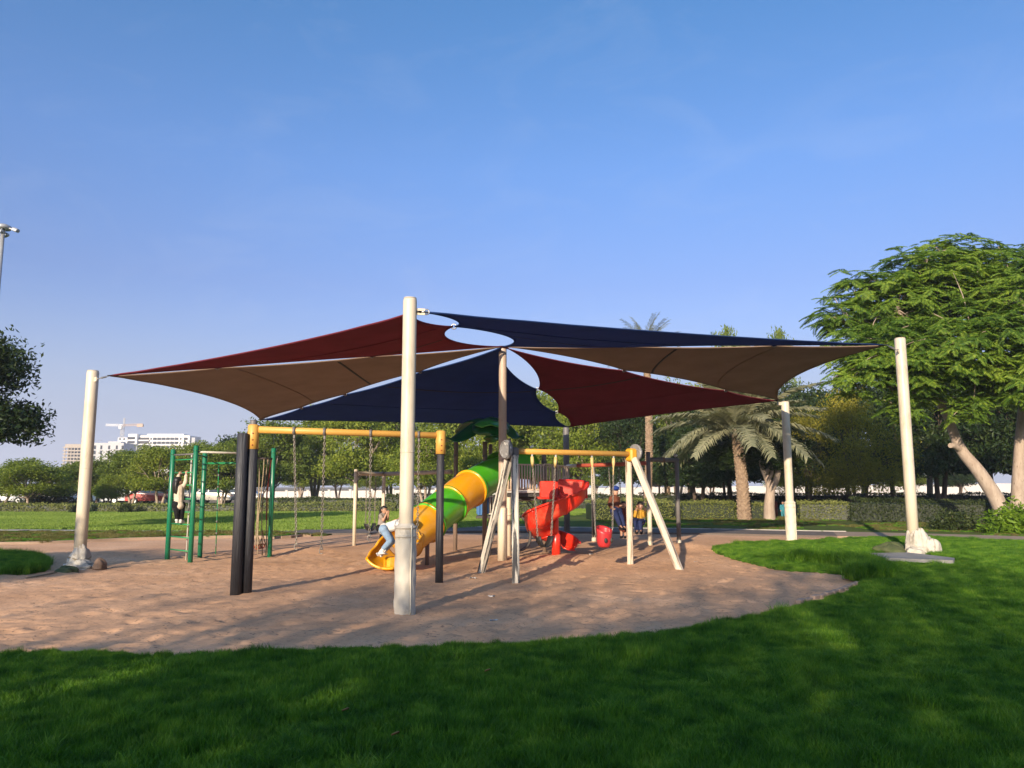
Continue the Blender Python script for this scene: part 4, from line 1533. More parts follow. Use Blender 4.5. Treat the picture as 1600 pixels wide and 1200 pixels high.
def railing(a, b, n, z0, z1, m_):
    for z in (z0, z1):
        mb = MB(); mb.bar(Vector((a.x, a.y, z)), Vector((b.x, b.y, z)), .035, .035, .006)
        obj('rail', mb, m_, tw)
    mb = MB()
    mb.tube([(0, 0, 0), (0, 0, z1 - z0 - .02)], .02, 8)
    me_ = mb.mesh('baluster'); me_.materials.append(m_)
    for k in range(n):
        p = a.lerp(b, (k + .5) / n)
        inst('baluster', me_, tw, (p.x, p.y, z0 + .01))


zr = at(820, 726, 18.4).z
railing(d0 + Vector((.0, -.01, 0)), d1 + Vector((.02, -.01, 0)), 14, zd + .07, zr, MT['tower_rail'])
railing(d1 + Vector((.02, .02, 0)), d2 + Vector((0, 0, 0)), 9, zd + .07, zr + .02, MT['tower_rail'])
railing(d3, d2, 9, zd + .07, zr + .02, MT['tower_rail'])
# play panels at ground level behind the tube slide
pa, pb = at(746, 804, 21.5), at(762, 804, 21.5)
for k in range(4):
    mb = MB()
    q = pa.lerp(pb, (k + .5) / 4)
    mb.box((q.x, q.y, at(750, 789, 21.5).z), (.062, .03, .56), None, .01)
    obj('panel_board', mb, MT['blue_panel'], tw)
mb = MB(); q = (pa + pb) / 2
mb.box((q.x, q.y + .04, at(750, 789, 21.5).z), (.34, .04, .5), None, .01)
obj('panel_back', mb, MT['blue_panel'], tw)
qa, qb = at(764, 803, 21.5), at(790, 803, 21.5)
for z in (qa.z, at(770, 776, 21.5).z):
    mb = MB(); mb.bar(Vector((qa.x, qa.y, z)), Vector((qb.x, qb.y, z)), .03, .03)
    obj('rail', mb, MT['white_bar'], tw)
for k in range(6):
    q = qa.lerp(qb, (k + .5) / 6)
    mb = MB(); mb.tube([(q.x, q.y, qa.z), (q.x, q.y, at(770, 776, 21.5).z)], .014, 8)
    obj('baluster', mb, MT['white_bar'], tw)
mb = MB(); mb.box((at(768, 807, 21.6).x, 21.7, at(768, 808, 21.5).z), (.85, .5, .07), None, .01)
obj('lower_deck', mb, MT['deck'], tw)

# arched climber on the side below the platform
for k, dx_ in enumerate((0, .42)):
    pts = [at(812, 806, 17.6 + dx_), at(822, 815, 17.5 + dx_), at(828, 832, 17.4 + dx_), at(827, 848, 17.3 + dx_), at(818, 858, 17.2 + dx_), at(806, 861, 17.1 + dx_)]
    mb = MB(); mb.tube(smooth_line(pts, 5), .032, 8)
    obj('climber_arch', mb, MT['leaf_plastic'] if k else MT['deck'], tw)
pts = [(812, 806), (824, 818), (828, 834), (826, 850)]
for p in pts:
    mb = MB(); mb.tube([at(p[0], p[1], 17.45), at(p[0], p[1], 17.9)], .018, 8)
    obj('climber_rung', mb, MT['deck'], tw)
# thin curved bars below the platform
for (a, b, c) in (((822, 776), (826, 790), (845, 806)), ((830, 778), (833, 800), (831, 818)), ((812, 776), (830, 786), (842, 800))):
    mb = MB(); mb.tube(smooth_line([at(*a, 19), at(*b, 19.1), at(*c, 19)], 6), .012, 6)
    obj('brace', mb, MT['slate'], tw)


def roof_leaf(spine, widths, curl, m_, parent, name='leaf'):
    sp = smooth_line(spine, 5)
    n = len(sp)
    g = []
    for i, p in enumerate(sp):
        t = i / (n - 1)
        d = (sp[min(i + 1, n - 1)] - sp[max(i - 1, 0)]).normalized()
        s = d.cross(Vector((0, 0, 1)))
        s = s.normalized() if s.length > 1e-3 else Vector((1, 0, 0))
        up = s.cross(d)
        w_ = np.interp(t, [k / (len(widths) - 1) for k in range(len(widths))], widths)
        row = []
        for v in np.linspace(-1, 1, 9):
            row.append(p + s * v * w_ + up * (curl * w_ * (v * v) * -1) + up * .02 * (abs(v) < .01))
        g.append(row)
    mb = MB(); mb.sheet(g, .02)
    o = obj(name, mb, m_, parent)
    mb = MB(); mb.tube(sp, .022, 6)
    r_ = obj('rib', mb, m_, o)
    return o


rt = at(762, 658, 18.9)
roof_leaf([rt, at(742, 660, 18.6), at(722, 675, 18.3), at(705, 686, 18.0), at(692, 680, 17.8)], [.1, .34, .36, .22, .02], .3, MT['leaf_plastic'], tw)
roof_leaf([rt, at(765, 655, 18.4), at(767, 664, 17.9), at(768, 678, 17.7), at(767, 691, 17.75)], [.2, .42, .44, .3, .06], .35, MT['leaf_plastic'], tw)
roof_leaf([rt + Vector((0, 0, .06)), at(764, 655, 18.2), at(766, 657, 17.75), at(767, 664, 17.5)], [.2, .34, .36, .2], .3, MT['leaf_plastic_light'], tw)
roof_leaf([rt, at(782, 657, 18.7), at(799, 668, 18.6), at(809, 682, 18.5), at(818, 681, 18.4)], [.1, .34, .34, .18, .02], .3, MT['leaf_plastic'], tw)
roof_leaf([rt, at(768, 652, 19.4), at(776, 664, 20.2), at(780, 684, 20.6)], [.1, .4, .4, .1], .3, MT['leaf_plastic'], tw)
roof_leaf([rt, at(745, 655, 19.4), at(728, 670, 20.0), at(718, 688, 20.2)], [.1, .36, .36, .1], .3, MT['leaf_plastic'], tw)


# ------------------------------------------------------------------ tube slide
ts_pts = [at(790, 737, 18.7), at(762, 748, 18.1), at(735, 763, 17.45), at(703, 788, 16.75), at(668, 816, 16.05), at(632, 842, 15.45)]
ts = thing('tube_slide', (ts_pts[3].x, ts_pts[3].y, 0), 'yellow and green enclosed tube slide with an open yellow exit chute', 'tube slide')
TR = .40


def tube_section(a, b, m_, bend=None):
    pts = smooth_line([a, (a + b) / 2 + (bend or Vector((0, 0, .03))), b], 5)
    n = len(pts)
    rs = [TR * (1 - .015 * math.sin(math.pi * i / (n - 1))) for i in range(n)]
    mb = MB()
    mb.tube(pts, rs, 36, caps=False)
    inner = [r - .015 for r in rs]
    mb.tube(list(reversed(pts)), list(reversed(inner)), 36, caps=False)
    o = obj('tube_section', mb, m_, ts)
    for p, q in ((pts[0], pts[1]), (pts[-1], pts[-2])):
        d = (q - p).normalized()
        mb = MB()
        mb.tube([p + d * .003, p + d * .005, p + d * .028, p + d * .034], [TR - .01, TR + .035, TR + .035, TR - .005], 36)
        # open the flange: ring only
        mb.f = mb.f[:-2]; mb.smooth = mb.smooth[:-2]
        obj('flange', mb, m_, o)
        u, v, _ = basis(d)
        for k in range(12):
            an = 2 * math.pi * k / 12
            c = p + d * .034 + (u * math.cos(an) + v * math.sin(an)) * (TR + .02)
            mb = MB(); mb.ell(c, (.009, .009, .009), None, 6, 4)
            if k % 2 == 0:
                obj('bolt', mb, MT['steel'], o)
    return o


tube_section(ts_pts[0], ts_pts[2], MT['tube_green'], Vector((0, .1, .06)))
tube_section(ts_pts[2], ts_pts[3], MT['tube_yellow'])
tube_section(ts_pts[3], ts_pts[4], MT['tube_green'])
tube_section(ts_pts[4], ts_pts[5], MT['tube_yellow'])
# entrance hood at the tower
mb = MB()
h0 = ts_pts[0]
g = []
for i, (dx_, dy_, k) in enumerate(((-.22, -.1, 1.0), (.0, .0, 1.1), (.22, .12, 1.2), (.4, .3, 1.25))):
    row = []
    for an in np.linspace(R(-200), R(20), 22):
        row.append(h0 + Vector((dx_ + 0, dy_, 0)) + (Vector((math.cos(an) * .35, math.cos(an) * -.3, 0)) + Vector((0, 0, -math.sin(an) * .47))) * k)
    g.append(row)
mb.sheet(g, .015)
obj('entrance_hood', mb, MT['tube_green'], ts)
# exit chute: a half pipe flattening out
ex_pts = smooth_line([ts_pts[5], at(621, 850, 15.15), at(614, 856, 14.98), at(609, 860, 14.8), at(604, 862, 14.65)], 6)
g = []
n = len(ex_pts)
for i, p in enumerate(ex_pts):
    t = i / (n - 1)
    d = (ex_pts[min(i + 1, n - 1)] - ex_pts[max(i - 1, 0)]).normalized()
    s = d.cross(Vector((0, 0, 1))).normalized()
    up = s.cross(d)
    k = TR * (1 + .12 * t)
    row = []
    lo = 1.0 - .3 * t
    for an in np.linspace(-math.pi / 2 * lo - .25 * (1 - t), math.pi / 2 * lo + .25 * (1 - t), 21):
        row.append(p + (s * math.sin(an) - up * math.cos(an) * (1 - .3 * t)) * k)
    g.append(row)
mb = MB(); mb.sheet(g, .02)
chute = obj('exit_chute', mb, MT['tube_yellow'], ts)
for line in ([r_[0] for r_ in g], [r_[-1] for r_ in g], g[-1]):
    mb = MB(); mb.tube(line, .028, 8)
    obj('lip', mb, MT['tube_yellow'], chute)
c = at(613, 872, 14.95)
mb = MB(); mb.box((c.x, c.y, .12), (.28, .28, .3), Matrix.Rotation(.5, 3, 'Z'), .05)
obj('chute_foot', mb, MT['tube_yellow'], ts)
p = at(668, 816, 16.05)
local_post('support', (p.x, p.y + .02, -.05), (p.x, p.y + .02, p.z - TR), lambda m, L: m.tube([(0, 0, 0), (0, 0, L)], .045, 12), MT['tower_brown'], ts)

# ------------------------------------------------------------------ red spiral slide
cp = G(869, 873)
ss = thing('spiral_slide', (cp.x, cp.y, 0), 'red plastic spiral slide wound round a central red column', 'spiral slide')
zc = at(868, 753, cp.y).z
local_post('column', (cp.x, cp.y, -.1), (cp.x, cp.y, zc), lambda m, L: round_post(m, L, .062, 18, .015), MT['slide_red'], ss)
mb = MB(); mb.tube([(cp.x, cp.y, .0), (cp.x, cp.y, .52), (cp.x, cp.y, .56)], [.1, .1, .066], 18)
obj('column_boot', mb, MT['slide_red'], ss)
th = [80, 30, 0, -45, -90, -135, -180, -225, -270, -315, -345]
zz = [1.42, 1.39, 1.33, 1.16, .97, .77, .60, .46, .35, .27, .24]
ro = [.70, .70, .70, .70, .70, .70, .70, .68, .62, .55, .52]
wall = [.34, .34, .34, .34, .34, .34, .34, .32, .26, .2, .1]


def spiral_piece(t0, t1):
    g = []
    for t in np.linspace(t0, t1, max(5, int(abs(t1 - t0) / 6))):
        z = np.interp(-t, [-x for x in th], zz)
        r_o = np.interp(-t, [-x for x in th], ro)
        wh = np.interp(-t, [-x for x in th], wall)
        a = R(t)
        prof = [(.085, .2), (.10, .08), (.16, .0), (.30, -.05), (.45, -.07), (r_o - .13, -.05), (r_o - .05, .02), (r_o - .012, .12), (r_o + .006, wh * .8), (r_o + .02, wh), (r_o + .05, wh + .008), (r_o + .05, wh - .025)]
        g.append([Vector((cp.x + r_ * math.cos(a), cp.y + r_ * math.sin(a), z + h)) for r_, h in prof])
    mb = MB(); mb.sheet(g, .014)
    o = obj('chute_section', mb, MT['slide_red'], ss)
    for row in (g[0], g[-1]):
        mb = MB(); mb.tube(row[2:-2], .016, 6)
        obj('joint_flange', mb, MT['slide_red'], o)
    return o


for a, b in ((80, 2), (1, -68), (-69, -138), (-139, -212), (-213, -282), (-283, -348)):
    spiral_piece(a, b)
# entrance panel, side wall and hood towards the platform
mb = MB()
e0, e1 = at(844, 765, 17.0), at(869, 765, 17.0)
mb.box(((e0.x + e1.x) / 2, 16.95, at(856, 765, 16.95).z), ((e1.x - e0.x), .04, .37), None, .015)
obj('entrance_panel', mb, MT['slide_red'], ss)
mb = MB()
mb.box(((e0.x + e1.x) / 2 + .02, 17.45, at(856, 778, 17.2).z), (.5, 1.0, .05), None, .015)
obj('entrance_floor', mb, MT['slide_red'], ss)
mb = MB()
mb.box((e0.x + .02, 17.3, at(856, 765, 17.2).z), (.04, .7, .36), None, .015)
obj('entrance_panel', mb, MT['slide_red'], ss)
mb = MB()
q = at(893, 765, 17.95)
mb.box((q.x, 17.85, q.z), (.72, .04, .4), Matrix.Rotation(-.12, 3, 'Z'), .015)
obj('entrance_panel', mb, MT['slide_red'], ss)
# ------------------------------------------------------------------ swing arm bolted to the tower (white posts at its far end)
s1, s2 = G(553, 853), G(600, 834)
zb = at(557, 740, s1.y).z
e1_ = at(710, 733, tp[0].y)
e1_.z = zb + .02
tw_arm = thing('swing_set', (s1.x, s1.y, 0), 'long grey brown swing beam on two white posts behind the tube slide', 'swing frame')
local_post('post', (s1.x, s1.y, -.1), (s1.x, s1.y, zb + .12), lambda m, L: round_post(m, L, .05, 14), MT['cream'], tw_arm)
mid_ = Vector((s1.x, s1.y, zb)).lerp(e1_, .12)
m2 = at(600, 738, 22.0)
local_post('post', (m2.x, m2.y, -.1), (m2.x, m2.y, zb - .02), lambda m, L: round_post(m, L, .05, 14), MT['peel_white_b'], tw_arm)
bend_ = Vector((m2.x, m2.y + 0, zb + .0))
mb = MB()
mb.tube([Vector((s1.x + .05, s1.y, zb)), bend_], .055, 14)
obj('beam', mb, MT['cream'], tw_arm)
mb = MB()
mb.tube([bend_ + Vector((.02, -.01, 0)), e1_ - Vector((.07, 0, 0))], .055, 14)
obj('beam', mb, MT['grey_beam'], tw_arm)
mb = MB(); mb.tube([bend_ + Vector((-.06, .03, 0)), bend_ + Vector((.06, -.03, 0))], .07, 14)
obj('clamp', mb, MT['slate'], tw_arm)
sA, sB = bend_ + (Vector((s1.x, s1.y, zb)) - bend_) * .62, bend_ + (Vector((s1.x, s1.y, zb)) - bend_) * .3
girl_seat_z = at(590, 826, 21.3).z
GSW = swing_with_seat(sA, sB, belt_seat(MT['rubber']), 'black belt swing under the cream beam where the girl sits', None, girl_seat_z + .12, spread_=.0)

# ------------------------------------------------------------------ rear swing frame (red beam)
f1, f2, f3 = G(928, 846), G(1016, 852), G(1061, 850)
rf = thing('swing_set', (f2.x, f2.y, 0), 'rear swing frame with a red beam and slate coloured posts', 'swing frame')
zf = at(928, 727, f1.y).z
for p, ty, m1 in ((f1, 724, 'peel_white'), (f2, 706, 'slate'), (f3, 716, 'slate')):
    px_ = p.x / p.y * FPX + 800
    zt = at(px_, ty, p.y).z
    local_post('post', (p.x, p.y, -.1), (p.x, p.y, zt), lambda m, L: round_post(m, L, .06, 14), MT[m1], rf)
    if m1 == 'slate' and p is f2:
        mb = MB(); mb.tube([(p.x, p.y, -.08), (p.x, p.y, 1.25)], .064, 14)
        obj('post_boot', mb, MT['cream'], rf)
    mb = MB(); mb.tube([(p.x, p.y, -.06), (p.x, p.y, .12)], .07, 14)
    obj('foot_collar', mb, MT['cream'], rf)
fl0 = at(886, 725, f1.y + 1.2)
fl0.z = zf
mb = MB(); mb.tube([fl0, Vector((f1.x - .42, f1.y + .25, zf))], .055, 12)
obj('beam', mb, MT['white_bar'], rf)
mb = MB(); mb.tube([Vector((f1.x - .44, f1.y + .26, zf)), Vector((f1.x, f1.y, zf)), Vector((f2.x, f2.y, zf + .02))], .058, 12)
obj('beam', mb, MT['red_beam'], rf)
z3 = at(1040, 719, f3.y).z
mb = MB(); mb.tube([Vector((f2.x, f2.y, z3)), Vector((f3.x + .03, f3.y, z3))], .06, 12)
obj('beam', mb, MT['slate'], rf)
mb = MB(); q = f2.lerp(f3, .5); mb.tube([Vector((q.x - .06, q.y, z3)), Vector((q.x + .06, q.y, z3))], .075, 12)
obj('clamp', mb, MT['boulder'], rf)
mb = MB(); mb.ell((f3.x - .03, f3.y, z3 + .13), (.06, .06, .05), None, 10, 6)
obj('post_cap', mb, MT['white_bar'], rf)
yk = (f1.y + f2.y) / 2
SWZ1, SWZ2 = at(962, 800, f1.y - .3).z, at(1000, 812, f2.y).z
k1 = lambda s: Vector((f1.x, f1.y, zf - .05)).lerp(Vector((f2.x, f2.y, zf - .03)), s)
swing_with_seat(k1(.3), k1(.48), belt_seat(MT['rubber']), 'black belt swing below the red beam with the child in brown', None, SWZ1, sway=(.03, -.35))
swing_with_seat(k1(.72), k1(.9), belt_seat(MT['cloth_blue']), 'blue belt swing below the red beam with the child in yellow', None, SWZ2, sway=(.0, -.1))

# sand heap by the rear posts is part of the sand relief; scraps lying on the sand
for (px_, py_), lab in zip(((734, 904), (762, 930), (765, 969), (1085, 878), (920, 870)), ('white scrap of paper on the sand right of the black swing post', 'tiny pale scrap on the sand below the slanted white leg',
                           'pale scrap on the sand near the lawn edge, below the white swing legs', 'pale crumpled scrap where the lawn meets the sand by the slanted leg', 'pale scrap under the red bucket swing')):
    q = G(px_, py_)
    mb = MB()
    mb.sheet([[Vector((q.x + i * .035, q.y + j * .03, sand_z(q.x, q.y) + .012 + .012 * math.sin(i * 2 + j * 3 + px_))) for j in range(3)] for i in range(4)], .002)
    tag(obj('paper_scrap', mb, MT['scrap'], None, q), lab, 'scrap', 'scraps lying on the sand')
for (px_, py_), lab in zip(((762, 1050), (540, 1112), (618, 1150), (617, 1148)), ('dry brown leaf on the grass below the sand edge', 'pale dry leaf on the dark front lawn', 'curled pale leaf in the front lawn')):
    q = G(px_, py_, LZ + .05)
    mb = MB()
    g = []
    for i in range(5):
        wd = .013 * math.sin(math.pi * (i + .3) / 4.6)
        g.append([Vector((q.x - .025 + i * .012, q.y + j * wd, q.z + .012 * (j * j) + .004 * i)) for j in (-1, 0, 1)])
    mb.sheet(g, .001)
    tag(obj('fallen_leaf', mb, MT['dry_leaf'], None, q), lab, 'leaf', 'fallen leaves on the lawn')
# ------------------------------------------------------------------ people
def remesh(o, vox, it=2):
    md = o.modifiers.new('skin', 'REMESH')
    md.mode = 'VOXEL'
    md.voxel_size = vox
    md.use_smooth_shade = True
    sm = o.modifiers.new('soft', 'SMOOTH')
    sm.factor = .5
    sm.iterations = it
    return o


def person(label, J, face, top='white', bottom='jeans', shoe='white', long_hair=False, k=1.0, sleeves=1.0, legs=1.0, grip=None, vox=.011, skirt=False):
    """J: joints in world space; k: thickness scale (1 = a child of about 1.15 m)"""
    V_ = {n: Vector(p) for n, p in J.items()}
    hips = (V_['hipL'] + V_['hipR']) / 2
    chest = (V_['shL'] + V_['shR']) / 2
    root = thing('person', (hips.x, hips.y, min(V_['footL'].z, V_['footR'].z)), label, 'person')
    up = (V_['head'] - chest).normalized()
    f = Vector(face).normalized()
    f = (f - up * f.dot(up)).normalized()
    sd = f.cross(up)
    Mh = Matrix((sd, f, up)).transposed()
    H = V_['head']
    hr = .083 * k
    b = MB()
    # head: skull, jaw, nose, ears
    b.ell(H + up * .01 * k, (hr * .92, hr * 1.05, hr * 1.12), Mh, 20, 14)
    b.ell(H + f * .025 * k - up * .045 * k, (hr * .68, hr * .7, hr * .72), Mh, 16, 10)
    b.cap(H + f * .082 * k + up * .008 * k, H + f * .098 * k - up * .014 * k, .010 * k, .013 * k, 8)
    for s in (-1, 1):
        b.ell(H + sd * s * .08 * k - up * .005 * k, (.012 * k, .022 * k, .03 * k), Mh, 8, 6)
    b.cap(chest, H - up * .04 * k, .045 * k, .04 * k)
    b.cap(hips, chest - up * .03, .09 * k, .098 * k)
    b.cap(V_['hipL'], V_['hipR'], .078 * k, .078 * k)
    b.cap(V_['shL'], V_['shR'], .05 * k, .05 * k)
    for s in 'LR':
        sh, el, ha = V_['sh' + s], V_['el' + s], V_['ha' + s]
        b.cap(sh, el, .042 * k, .032 * k)
        b.cap(el, ha, .032 * k, .023 * k)
        d = (ha - el).normalized()
        gd = Vector(grip) if grip else Vector((0, 0, -1))
        gd = (gd - d * gd.dot(d))
        gd = gd.normalized() if gd.length > 1e-3 else basis(d)[0]
        sdv = d.cross(gd)
        palm = ha + d * .035 * k
        b.cap(ha, palm, .024 * k, .027 * k)
        for i, (o_, ln) in enumerate(((-.024, .034), (-.008, .042), (.008, .039), (.024, .03))):
            a0 = palm + sdv * o_ * k + d * .01
            a1 = a0 + d * ln * .6 * k + gd * .006 * k
            a2 = a1 + (d * .3 + gd).normalized() * ln * .65 * k
            b.cap(a0, a1, .0095 * k, .009 * k, 6)
            b.cap(a1, a2, .009 * k, .0085 * k, 6)
        t0 = palm + sdv * -.024 * k - d * .01
        b.cap(t0, t0 + (sdv * -.6 + d * .5 + gd * .6).normalized() * .04 * k, .011 * k, .009 * k, 6)
        hp, kn, ft = V_['hip' + s], V_['kn' + s], V_['foot' + s]
        b.cap(hp, kn, .068 * k, .048 * k)
        b.cap(kn, ft, .048 * k, .032 * k)
        td = Vector(J.get('toe' + s, tuple(ft + f * .12 * k))) - ft
        b.cap(ft, ft + td.normalized() * .11 * k - Vector((0, 0, .01)), .034 * k, .026 * k)
    remesh(obj('body', b, MT['skin'], root), vox * k ** .5)
    # face
    for s in (-1, 1):
        e = MB(); e.ell(H + f * .077 * k + sd * s * .032 * k + up * .018 * k, (.012 * k, .008 * k, .008 * k), Mh, 8, 6)
        obj('eye', e, MT['hair'], root)
    e = MB(); e.ell(H + f * .083 * k - up * .04 * k, (.02 * k, .006 * k, .006 * k), Mh, 8, 6)
    obj('mouth', e, MT['cloth_maroon'], root)
    # hair
    h = MB()
    h.ell(H + up * .022 * k - f * .016 * k, (hr * 1.06, hr * 1.06, hr * 1.16), Mh, 20, 12)
    h.ell(H + up * .07 * k + f * .03 * k, (hr * .8, hr * .6, hr * .4), Mh, 14, 8)
    if long_hair:
        pts = [H - f * .06 * k + up * .02 * k, H - f * .085 * k - up * .06 * k, chest - f * .09 * k - up * .02, chest - f * .1 * k - up * .13 * k]
        for o_ in (-.045, -.015, .015, .045):
            h.tube(smooth_line([p + sd * o_ * k for p in pts], 4), [.04 * k] * 9 + [.034 * k, .028 * k, .02 * k, .01 * k], 8)
    remesh(obj('hair', h, MT['hair'], root), .012 * k, 1)
    # top
    t = MB()
    t.cap(hips + up * .0, chest - up * .02, .098 * k, .112 * k)
    t.cap(hips - up * .015 + sd * .035, hips - up * .015 - sd * .035, .092 * k, .092 * k)
    t.cap(V_['shL'], V_['shR'], .062 * k, .062 * k)
    t.cap(chest, chest + up * .05 * k, .06 * k, .052 * k)
    for s in 'LR':
        sh, el, ha = V_['sh' + s], V_['el' + s], V_['ha' + s]
        t.cap(sh, el if sleeves > .4 else sh.lerp(el, .5), .056 * k, .046 * k)
        if sleeves > .6:
            t.cap(el, el.lerp(ha, .82), .044 * k, .037 * k)
    remesh(obj('shirt', t, MT['cloth_' + top], root), .013 * k)
    b2 = MB()
    b2.cap(V_['hipL'], V_['hipR'], .096 * k, .096 * k)
    b2.cap(hips, hips + (chest - hips) * .2, .1 * k, .098 * k)
    for s in 'LR':
        hp, kn, ft = V_['hip' + s], V_['kn' + s], V_['foot' + s]
        b2.cap(hp, kn, .084 * k, .064 * k)
        if legs > .6:
            b2.cap(kn, kn.lerp(ft, .86), .062 * k, .05 * k)
    if skirt:
        d = (V_['knL'] + V_['knR']) / 2
        b2.cap(hips, hips.lerp(d, .8), .1 * k, .15 * k)
    remesh(obj('trousers' if not skirt else 'skirt', b2, MT['cloth_' + bottom], root), .013 * k)
    for s in 'LR':
        ft = V_['foot' + s]
        td = (Vector(J.get('toe' + s, tuple(ft + f * .12 * k))) - ft).normalized()
        sh_ = MB()
        sh_.cap(ft - td * .02 * k - Vector((0, 0, .012 * k)), ft + td * .12 * k - Vector((0, 0, .022 * k)), .042 * k, .034 * k)
        sh_.ell(ft + td * .05 * k - Vector((0, 0, .045 * k)), (.05 * k, .105 * k, .016 * k), Matrix.Rotation(math.atan2(td.y, td.x) - math.pi / 2, 3, 'Z'))
        remesh(obj('shoe', sh_, MT['cloth_' + shoe], root), .012 * k, 1)
    return root


# child climbing the green ladder
y = (g1.y + g2.y) / 2 - .16
person('child with dark hair, cream top and black trousers climbing the green ladder', dict(
    head=at(278.5, 753, y - .03), shL=at(274.5, 763, y - .04), shR=at(285, 762.5, y + .02), elL=at(276, 751, y - .06), elR=at(290, 753, y + .02),
    haL=at(280, 741.5, y), haR=at(291, 741, y + .04), hipL=at(275.5, 789, y - .05), hipR=at(283, 789, y + .02),
    knL=at(276.5, 801, y - .06), knR=at(284, 800, y + .02), footL=at(277, 812, y - .02), footR=at(283, 812.5, y + .03),
    toeL=at(281, 814, y + .1), toeR=at(287, 814, y + .15)), (.6, .8, -.1), 'cream', 'black', 'white', True, 1.0, grip=(0, 1, -.3))

# child crawling up the exit chute
y = 14.62
person('child in white shirt and pale blue jeans crawling up the yellow slide exit', dict(
    head=at(634, 812, y + .25), shL=at(622, 820, y - .02), shR=at(623, 818, y + .2), elL=at(629, 832, y - .02), elR=at(631, 831, y + .25),
    haL=at(634, 846, y + .02), haR=at(637, 845, y + .25), hipL=at(599, 827, y - .04), hipR=at(601, 825, y + .14),
    knL=at(610, 845, y - .06), knR=at(613, 846, y + .16), footL=at(598, 858, y - .04), footR=at(602, 859, y + .16),
    toeL=at(591, 865, y - .04), toeR=at(596, 866, y + .16)), (1, .3, -.2), 'white', 'jeans', 'white', False, .95, grip=(.3, 0, -1))

# girl on the far swing
y = 21.0
person('girl with long dark hair sitting on the far swing with raised hands', dict(
    head=at(600, 797, y), shL=at(595, 806, y - .1), shR=at(602, 806, y + .1), elL=at(599, 813, y - .16), elR=at(606, 812, y + .06),
    haL=at(604, 803, y - .16), haR=at(607, 802, y + .02), hipL=at(592, 825, y - .07), hipR=at(597, 825, y + .08),
    knL=at(598, 829, y - .22), knR=at(602, 828, y - .08), footL=at(595, 842, y - .2), footR=at(599, 842, y - .06),
    toeL=at(600, 845, y - .3), toeR=at(604, 845, y - .16)), (.75, -.6, 0), 'pattern', 'black', 'black', True, 1.0, sleeves=.3, grip=(0, -1, 0))

# children on the rear swings
y = 18.3
person('child in brown jacket and navy trousers swinging high below the red beam', dict(
    head=at(961, 769, y + .25), shL=at(955, 779, y + .1), shR=at(965, 779, y + .28), elL=at(952, 788, y), elR=at(967, 788, y + .2),
    haL=at(957, 794, y - .1), haR=at(969, 790, y + .05), hipL=at(959, 798, y - .02), hipR=at(966, 798, y + .12),
    knL=at(964, 809, y - .22), knR=at(971, 808, y - .1), footL=at(969, 822, y - .3), footR=at(975, 823, y - .18),
    toeL=at(973, 826, y - .42), toeR=at(979, 827, y - .3)), (.5, -.9, -.2), 'brown', 'navy', 'black', False, 1.0, grip=(0, 0, 1))
mb = MB()
hp = at(962, 763, y + .2)
mb.ell(hp, (.092, .1, .06), None, 16, 8)
mb.ell(hp + Vector((.04, -.09, -.02)), (.06, .06, .012), None, 12, 6)
tag(obj('cap', mb, MT['cloth_blue'], None, hp), 'blue cap on the head of the child in the brown jacket', 'cap')
y = 19.3
person('child in a reddish brown dress standing beside the rear swing', dict(
    head=at(974, 789, y), shL=at(970, 798, y - .05), shR=at(978, 798, y + .05), elL=at(968, 806, y - .06), elR=at(980, 806, y),
    haL=at(967, 813, y - .12), haR=at(979, 814, y - .1), hipL=at(971, 815, y), hipR=at(977, 815, y + .05),
    knL=at(971, 826, y - .02), knR=at(977, 826, y + .03), footL=at(971, 838, y), footR=at(977, 838, y + .04)), (-.3, -1, 0), 'maroon', 'maroon', 'black', True, .85, legs=.3, skirt=True)
y = 18.0
person('child in yellow shirt and navy trousers on the blue swing', dict(
    head=at(1000, 791, y), shL=at(994, 800, y), shR=at(1003, 800, y + .05), elL=at(992, 806, y - .1), elR=at(1007, 806, y),
    haL=at(994, 798, y - .16), haR=at(1008, 798, y - .1), hipL=at(995, 814, y), hipR=at(1001, 814, y + .05),
    knL=at(993, 817, y - .25), knR=at(1000, 817, y - .22), footL=at(995, 829, y - .3), footR=at(1002, 829, y - .28),
    toeL=at(995, 832, y - .42), toeR=at(1002, 832, y - .4)), (0, -1, 0), 'yellow', 'navy', 'black', False, .95, grip=(0, -.5, 1))
y = 37.5
q = G(1224, 810)
person('far child in teal standing in the hedge gap beside the slim forked trunk', dict(
    head=Vector((q.x, q.y, .78)), shL=Vector((q.x - .1, q.y, .64)), shR=Vector((q.x + .1, q.y, .64)), elL=Vector((q.x - .13, q.y, .52)), elR=Vector((q.x + .13, q.y, .52)),
    haL=Vector((q.x - .13, q.y - .03, .41)), haR=Vector((q.x + .13, q.y - .03, .41)), hipL=Vector((q.x - .06, q.y, .42)), hipR=Vector((q.x + .06, q.y, .42)),
    knL=Vector((q.x - .06, q.y, .24)), knR=Vector((q.x + .06, q.y, .24)), footL=Vector((q.x - .06, q.y, .07)), footR=Vector((q.x + .06, q.y, .07))), (0, -1, 0), 'teal', 'teal', 'black', False, .8, vox=.02)


